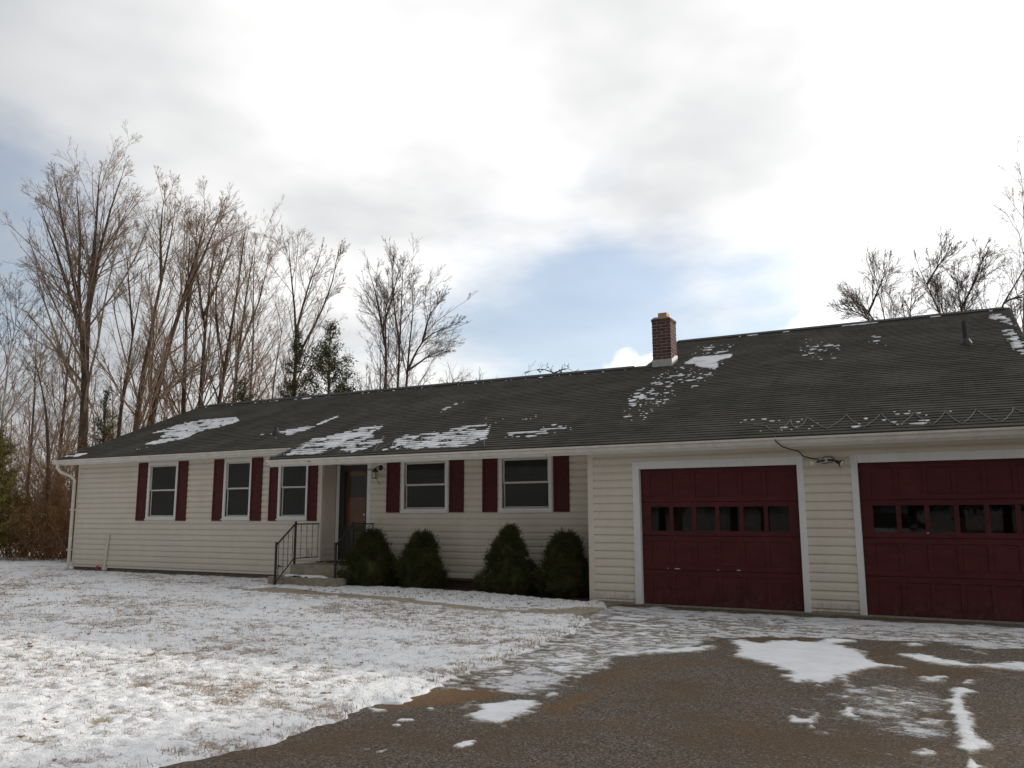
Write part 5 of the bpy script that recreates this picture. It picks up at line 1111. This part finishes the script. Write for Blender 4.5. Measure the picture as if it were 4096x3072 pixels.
LBL = {
 't1': ('tallest bare tree, thick straight trunk behind the left end of the roof', dict(r0=.28, n1=22, spread=.36, f0=.34, trunc=.98, m4=4)),
 't1b': ('slim bare tree leaning in close left of the tallest tree', dict(r0=.13)),
 't2': ('thin forked bare tree just right of the tallest tree', dict(r0=.15)),
 't3': ('bare tree with leaning trunk, left of a close leaning pair', dict(r0=.20, n1=18, trunc=.93, m4=4)),
 't4': ('bare tree with thick trunk leaning right, right of a close leaning pair', dict(r0=.24, n1=18, trunc=.93, m4=4)),
 't5': ('upright bare tree with reddish crown in the middle of the left stand', dict(r0=.19, n1=17, trunc=.9)),
 't5b': ('full crowned bare tree right of the upright reddish tree', dict(r0=.19, n1=17, trunc=.86)),
 't6c': ('bare tree with crown spreading right over the low evergreens', dict(r0=.16, trunc=.92)),
 't6': ('bare two stemmed tree at the right edge of the dense left stand', dict(r0=.17, trunc=1.0)),
 't6b': ('slender bare tree rising behind the low evergreens', dict(r0=.12, trunc=1.0)),
 't7': ('bare tree with forked crown standing over the dark cedars', dict(r0=.17, spread=.30, trunc=1.0, n1=18)),
 't7b': ('small bare tree left of the forked tree over the cedars', dict(r0=.10)),
 't8': ('tall many stemmed bare tree standing alone above the middle of the roof', dict(r0=.16, n1=18, f0=.2, spread=.34, bark='bark2', twig='twig2')),
 't8c': ('straight bare stem filling the middle of the lone many stemmed crown', dict(r0=.13, n1=16, f0=.25, spread=.36, bark='bark2', twig='twig2', trunc=.95)),
 't8b': ('short bare stem at the left foot of the lone many stemmed tree', dict(r0=.10, bark='bark2', twig='twig2', n1=8)),
 't9': ('wide bare tree spreading long low limbs to the right, beside the lone tree', dict(r0=.15, n1=16, f0=.2, spread=.34, bark='bark2', twig='twig2')),
 't10': ('short broken bare trunk left of the lone many stemmed tree', dict(r0=.07, n1=6, m4=2, bark='bark2', twig='twig2')),
 'bl': ('pale barked thin tree at the left edge of the picture', dict(r0=.09, bark='birch', twig='twig2')),
 'bl2': ('bare tree cut off by the left edge of the picture', dict(r0=.16)),
 'bl3': ('slim bare tree between the pale thin tree and the tallest tree', dict(r0=.10)),
 'bl4': ('crooked bare tree arching left over the brush beside the house', dict(r0=.11, spread=.36)),
 's1': ('leftmost low clump of upright saplings above the roof ridge', dict(r0=.035, n1=9, spread=.16, ang=.28, trop=.3, m2=5, m3=4, m4=0, f0=.6)),
 's2': ('second low clump of upright saplings above the roof ridge', dict(r0=.035, n1=9, spread=.16, ang=.28, trop=.3, m2=5, m3=4, m4=0, f0=.6)),
 's3': ('tallest of the upright saplings above the roof ridge', dict(r0=.040, n1=9, spread=.17, ang=.25, trop=.3, m2=5, m3=4, m4=0, f0=.6)),
 's4': ('rightmost upright sapling above the roof ridge', dict(r0=.035, n1=9, spread=.15, ang=.25, trop=.3, m2=5, m3=4, m4=0, f0=.6)),
 'ap': ('low old fruit tree with arching branches peeping over the ridge', dict(r0=.08, n1=5, spread=.085, ang=.9, trop=-.05, m2=5, m3=3, m4=0, wig=.3, tw=.008, twig='twig2', bark='bark2')),
 'ap2': ('few thin twigs of a small tree over the ridge left of the chimney', dict(r0=.035, n1=5, spread=.07, ang=.8, m2=4, m3=3, m4=0, wig=.3, twig='twig2', bark='bark2')),
 'r1': ('broad bare tree with left sweeping limbs, leftmost above the garage roof', dict(r0=.14, n1=20, m2=8, spread=.30, bark='bark2', twig='twig2', tw=.0046, wig=.10, ang=.6)),
 'r2': ('slim bare tree close right of the broad tree above the garage roof', dict(r0=.11, spread=.24, bark='bark2', twig='twig2', wig=.2)),
 'r3': ('ivy thickened bare tree leaning left with a round crown above the garage roof', dict(r0=.13, n1=20, m2=8, spread=.30, bark='bark2', twig='twig2', tw=.0046, wig=.10, ang=.6)),
 'r4': ('straight forked bare tree right above the roof vent pipe', dict(r0=.13, n1=20, m2=8, spread=.30, bark='bark2', twig='twig2', tw=.0046, wig=.09, ang=.55)),
 'r5': ('thin bare tree leaning right near the end of the garage ridge', dict(r0=.10, spread=.22, bark='bark2', twig='twig2', wig=.2)),
 'r6': ('bare tree slanting out to the right past the garage ridge end', dict(r0=.12, spread=.32, trunc=1.0, bark='bark2', twig='twig2', wig=.2)),
 'r7': ('tall pale feathery tree at the right edge of the picture', dict(r0=.13, spread=.30, trunc=1.0, bark='birch', twig='twig', tw=.005)),
 'r8': ('short bare trunk at the right edge above the rake of the garage roof', dict(r0=.11, spread=.22, bark='bark2', twig='twig2')),
}
for i, (k, st) in enumerate(TREES.items()):
    lb, kw = LBL[k]; kw = dict(kw); nm = 'sapling_clump' if k in ('s1', 's2', 's3', 's4') else ('fruit_tree' if k.startswith('ap') else 'bare_tree')
    g = 'bare trees behind the garage' if k[0] == 'r' else ('saplings behind the ridge' if k[0] == 's' else 'bare trees behind the house')
    kw.setdefault('tw', .0046 if k[0] == 't' else .0046)
    bare_tree(nm, st, seed=100+i*7, label=lb, group=g, **kw)

# ---- dark evergreens
def conifer(name, base, h, wd, seed, label, nb=90, spray=170, f0=.08, mt='cedar', lean=(0, 0), size=.10):
    r = np.random.default_rng(seed); o = empty(name, base); tag(o, label, 'tree', 'evergreens behind the house')
    K = 8; z = np.linspace(0, h, K); P = np.stack([lean[0]*z/h+r.normal(0, .03, K), lean[1]*z/h+r.normal(0, .03, K), z], -1); P[0, :2] = 0
    R = np.linspace(.014*h+.03, .012, K); V, F = tubes(P[None], R[None], 7); link('trunk', npmesh('trunk', V, F), MAT['bark'], o, True)
    f = np.sort(r.uniform(f0, .99, nb)); st = np.stack([np.interp(f*h, z, P[:, i]) for i in range(3)], -1); a = r.uniform(0, 2*np.pi, nb)
    ln = (wd/2)*np.clip((1.02-f)**.75, .05, 1)*r.uniform(.55, 1.25, nb); d = np.stack([np.cos(a), np.sin(a), .25+.7*f], -1); d /= np.linalg.norm(d, axis=1)[:, None]
    P1, R1 = grow(r, st, d, ln, .006+.02*ln/wd*2, 6, .12, .05); V1, F1 = tubes(P1, R1, 4)
    s2 = spawn(r, P1, R1, 5, .25, 1, .7, .45, ln, .6, .004); P2, R2 = grow(r, *s2, 4, .15, .08); V2, F2 = tubes(P2, R2, 3)
    link('limbs', npmesh('limbs', np.vstack([V1, V2]), np.vstack([F1, F2+len(V1)])), MAT['bark2'], o)
    PP = np.concatenate([P1[:, 2:].reshape(-1, 3), P2.reshape(-1, 3)]); w_ = np.concatenate([np.repeat(ln, 4), np.repeat(s2[2], 4)])
    n = nb*spray; k = r.choice(len(PP), n, p=w_/w_.sum()); C = PP[k]+r.normal(0, size*.55, (n, 3)); dv = r.normal(0, 1, (n, 3)); dv[:, 2] += .5; dv /= np.linalg.norm(dv, axis=1)[:, None]
    sv = np.cross(dv, r.normal(0, 1, (n, 3))); sv /= np.linalg.norm(sv, axis=1)[:, None]; L = r.uniform(.5, 1.2, n)[:, None]*size; Wd = L*r.uniform(.12, .22, n)[:, None]
    T = np.stack([C-sv*Wd, C+sv*Wd, C+dv*L], 1).reshape(-1, 3); link('foliage', npmesh('foliage', T, np.arange(n*3).reshape(-1, 3)), MAT[mt], o)
    return o
conifer('cedar_tree', (-16.2, 11.2, 0), 8.65, 5.4, 1, 'dark pointed cedar showing over the ridge, rightmost of the evergreens', nb=190, spray=105, size=.13)
conifer('cedar_tree', (-18.0, 11.3, 0), 8.7, 3.4, 2, 'ragged dark evergreen climbing the trunk of the forked bare tree', nb=110, spray=90, size=.13)
conifer('cedar_tree', (-19.6, 10.3, 0), 6.7, 4.6, 3, 'low loose evergreen at the left of the dark evergreen group', nb=120, spray=70, size=.13)
conifer('cedar_tree', (-22.4, 6.4, 0), 6.0, 2.6, 4, 'small greyish evergreen between the trunks behind the left roof slope', nb=70, spray=80)
conifer('cedar_tree', (-21.6, 2.0, 0), 4.3, 3.2, 5, 'yellow green evergreen cut off by the left edge of the picture', nb=170, spray=230, size=.085, mt='cedar2')
for x_, y_, h_, sd_ in ((18.6, 22.0, 17.5, 31), (21.8, 23.5, 17.0, 32)):
    o_ = conifer('pine_tree', (x_, y_, 0), h_, 6.4, sd_, 'tall dark pine standing right of the garage beyond the picture', nb=150, spray=110, size=.34); o_['group'] = 'pines right of the garage'

# ---- tangled brush beside the left end of the house
def brush(x, y, h, wd, seed, label, leaves):
    h *= 1.22; r = np.random.default_rng(seed); o = empty('brush_thicket', (x, y, -.05)); tag(o, label, 'bush', 'brush beside the house'); n = 64
    st = np.stack([r.normal(0, wd*.22, n), r.normal(0, wd*.2, n), np.zeros(n)], -1); a = r.uniform(0, 2*np.pi, n); d = np.stack([np.cos(a)*.5, np.sin(a)*.5, np.ones(n)], -1); d /= np.linalg.norm(d, axis=1)[:, None]
    ln = h*r.uniform(.6, 1.25, n); P1, R1 = grow(r, st, d, ln, r.uniform(.008, .02, n), 6, .16, -.03); V1, F1 = tubes(P1, R1, 4)
    s2 = spawn(r, P1, R1, 7, .2, 1, .8, .36, ln, .6, .005); P2, R2 = grow(r, *s2, 4, .2, -.02); V2, F2 = tubes(P2, R2, 3)
    s3 = spawn(r, P2, R2, 3, .2, 1, .8, .55, s2[2], .7, .0045); P3, R3 = grow(r, *s3, 3, .25, -.03); V3, F3 = tubes(P3, R3, 3)
    link('stems', npmesh('stems', np.vstack([V1, V2, V3]), np.vstack([F1, F2+len(V1), F3+len(V1)+len(V2)])), MAT['brush'], o)
    PP = P3.reshape(-1, 3); k = r.choice(len(PP), leaves); C = PP[k]+r.normal(0, .04, (leaves, 3)); dv = r.normal(0, 1, (leaves, 3)); dv /= np.linalg.norm(dv, axis=1)[:, None]; sv = np.cross(dv, r.normal(0, 1, (leaves, 3))); sv /= np.linalg.norm(sv, axis=1)[:, None]; L = r.uniform(.03, .07, (leaves, 1))
    T = np.stack([C-sv*L*.3, C+dv*L*.5-sv*0, C+sv*L*.3, C-dv*L*.5], 1).reshape(-1, 3); link('foliage', npmesh('foliage', T, np.arange(leaves*4).reshape(-1, 4)), MAT['oakleaf'], o)
for i, (x, y, h, wd, lb, lv) in enumerate([(-17.6, 4.3, 2.3, 2.2, 'tan brush thicket closest to the downspout', 900), (-19.2, 5.0, 2.7, 2.6, 'rust brown brush thicket left of the downspout, second from the house', 2600), (-21.2, 4.6, 2.6, 2.6, 'dense brown brush thicket third from the house corner', 1800), (-22.8, 4.0, 2.4, 2.4, 'brown brush thicket behind the yellow green evergreen', 1600),
        (-20.2, 7.2, 3.6, 3.2, 'taller brown brush behind the thicket near the roof corner', 2200), (-23.5, 6.6, 3.4, 3.2, 'taller brown brush at the left edge under the bare trees', 1800), (-17.2, 7.8, 3.2, 2.6, 'brown brush showing just over the low roof corner', 1500),
        (-18.4, 3.7, 1.5, 2.0, 'low tan brush at the foot of the thicket near the downspout', 700), (-20.4, 3.4, 1.6, 2.4, 'low tan brush at the edge of the snow, middle of three', 800), (-24.5, 5.2, 3.0, 3.0, 'brown brush thicket furthest left in the picture', 1600), (-22.0, 8.4, 4.4, 3.4, 'tallest brown brush under the tallest bare tree', 2000)]): brush(x, y, h, wd, 300+i, lb, lv)

# ---- the wood behind, too far off to count: one mass of trunks and twigs
r = np.random.default_rng(60); n = 250; d_ = r.uniform(48, 78, n); az_ = np.concatenate([r.uniform(-1.08, -.50, 200), r.uniform(-.50, .30, 50)]); hh = np.concatenate([r.uniform(6, 12, 200), r.uniform(4, 7, 50)])
st = np.stack([CAM.x+np.sin(az_)*d_, CAM.y+np.cos(az_)*d_, np.full(n, -.1)], -1); dd = np.tile(np.array([0, 0, 1.]), (n, 1))+r.normal(0, .06, (n, 3))
P0, R0 = grow(r, st, dd, hh, r.uniform(.04, .09, n), 7, .10, .05); V0, F0 = tubes(P0, R0, 5)
s1 = spawn(r, P0, R0, 14, .08, 1, .85, .30, hh, .5, .012); P1, R1 = grow(r, *s1, 5, .15, .10); V1, F1 = tubes(P1, R1, 3)
s2 = spawn(r, P1, R1, 6, .15, 1, .65, .5, s1[2], .6, .010); P2, R2 = grow(r, *s2, 3, .18, .06); V2, F2 = tubes(P2, R2, 3)
tag(link('distant_wood', npmesh('distant_wood', np.vstack([V0, V1, V2]), np.vstack([F0, F1+len(V0), F2+len(V0)+len(V1)])), MAT['twig']), 'hazy brown mass of bare woodland far behind the house', 'woodland', kind='stuff')

# ---- what the garage panes mirror: a silver car and pines across the road
def car():
    o = empty('parked_car', (2.4, -17.6, 0)); tag(o, 'silver car mirrored in the panes of the second garage door', 'car')
    paint = simple('silver_paint', (.52, .53, .55), (.46, .47, .49), 2, .3, 0, .001, .6, .3); dk = MAT['dark']
    xs_ = [-2.25, -2.2, -1.9, -1.2, -.2, .9, 1.5, 2.05, 2.22, 2.27]; top = [.62, .86, .95, .97, .96, .95, .90, .80, .66, .55]; wd = [.66, .78, .84, .87, .88, .88, .87, .83, .74, .62]; bot = [.38, .30, .24, .22, .22, .22, .22, .26, .30, .38]
    V = []; F = []
    for x, tp, w_, bt in zip(xs_, top, wd, bot): V += [(x, -w_*.9, bt), (x, -w_, (bt+tp)*.5), (x, -w_*.97, tp-.06), (x, -w_*.86, tp), (x, w_*.86, tp), (x, w_*.97, tp-.06), (x, w_, (bt+tp)*.5), (x, w_*.9, bt)]
    for i in range(len(xs_)-1):
        for k in range(8): k2 = (k+1) % 8; F.append((i*8+k, i*8+k2, (i+1)*8+k2, (i+1)*8+k))
    F += [tuple(range(8)), tuple((len(xs_)-1)*8+k for k in reversed(range(8)))]
    mb = MB(); mb.v = V; mb.f = F; mb.build('body', paint, o, True)
    V = []; F = []
    for x, z, w_ in ((-1.75, .93, .80), (-1.15, 1.38, .62), (-.2, 1.46, .60), (.45, 1.41, .62), (1.25, .93, .80)): V += [(x, -w_, z if z < 1 else z-.05), (x, -w_*.9, z), (x, w_*.9, z), (x, w_, z if z < 1 else z-.05), (x, .83, .90), (x, -.83, .90)]
    for i in range(4):
        for k in range(6): k2 = (k+1) % 6; F.append((i*6+k, i*6+k2, (i+1)*6+k2, (i+1)*6+k))
    mb = MB(); mb.v = V; mb.f = F; mb.build('glasshouse', dk, o)
    mb = MB(); mb.extr([(-1.13, 1.385), (-.2, 1.468), (.44, 1.415), (.44, 1.43), (-.2, 1.485), (-1.13, 1.40)], 'y', -.56, .56); mb.build('roof', paint, o)
    for x in (-1.4, 1.42):
        for s_ in (-1, 1):
            mb = MB(); mb.lathe([(.20, 0), (.31, .01), (.32, .06), (.32, .15), (.30, .18), (.12, .185)], (x, .70*s_, .32), 18, Vector((0, s_, 0))); wh = mb.build('wheel', MAT['cord'], o)
            mb = MB(); mb.lathe([(.19, .17), (.20, .19), (.05, .20)], (x, .70*s_, .32), 12, Vector((0, s_, 0))); mb.build('rim', MAT['flash'], wh)
    for s_ in (-1, 1):
        mb = MB(); mb.box(2.02, 2.20, .50*s_-.16, .50*s_+.16, .64, .76); mb.build('headlight', MAT['lamp_glass'], o, bevel=.02)
        mb = MB(); mb.box(.72, .90, .90*s_-.08, .90*s_+.08, .93, 1.05); mb.build('mirror', paint, o, bevel=.02)
car()
src = [q for q in bpy.data.objects if q.name.startswith('pine_tree') and q.parent is None]
for i, (x_, y_) in enumerate(((25.0, 22.0), (21.4, 28.0), (-14, -44), (-8, -40), (-3, -46), (2, -42), (7, -45), (12, -41), (18, -46), (-11, -38), (-5.5, -37), (-.5, -38), (4.5, -37), (9.5, -38), (15, -37))):
    s0 = src[i % len(src)]; c0 = s0.copy(); COL.objects.link(c0); c0.location = (x_, y_, 0); c0.rotation_euler[2] = i*1.3
    
    if i > 1: c0['label'] = 'dark pine across the road behind the viewer'; c0['group'] = 'pines across the road'
    for ch in list(s0.children): q = ch.copy(); COL.objects.link(q); q.parent = c0
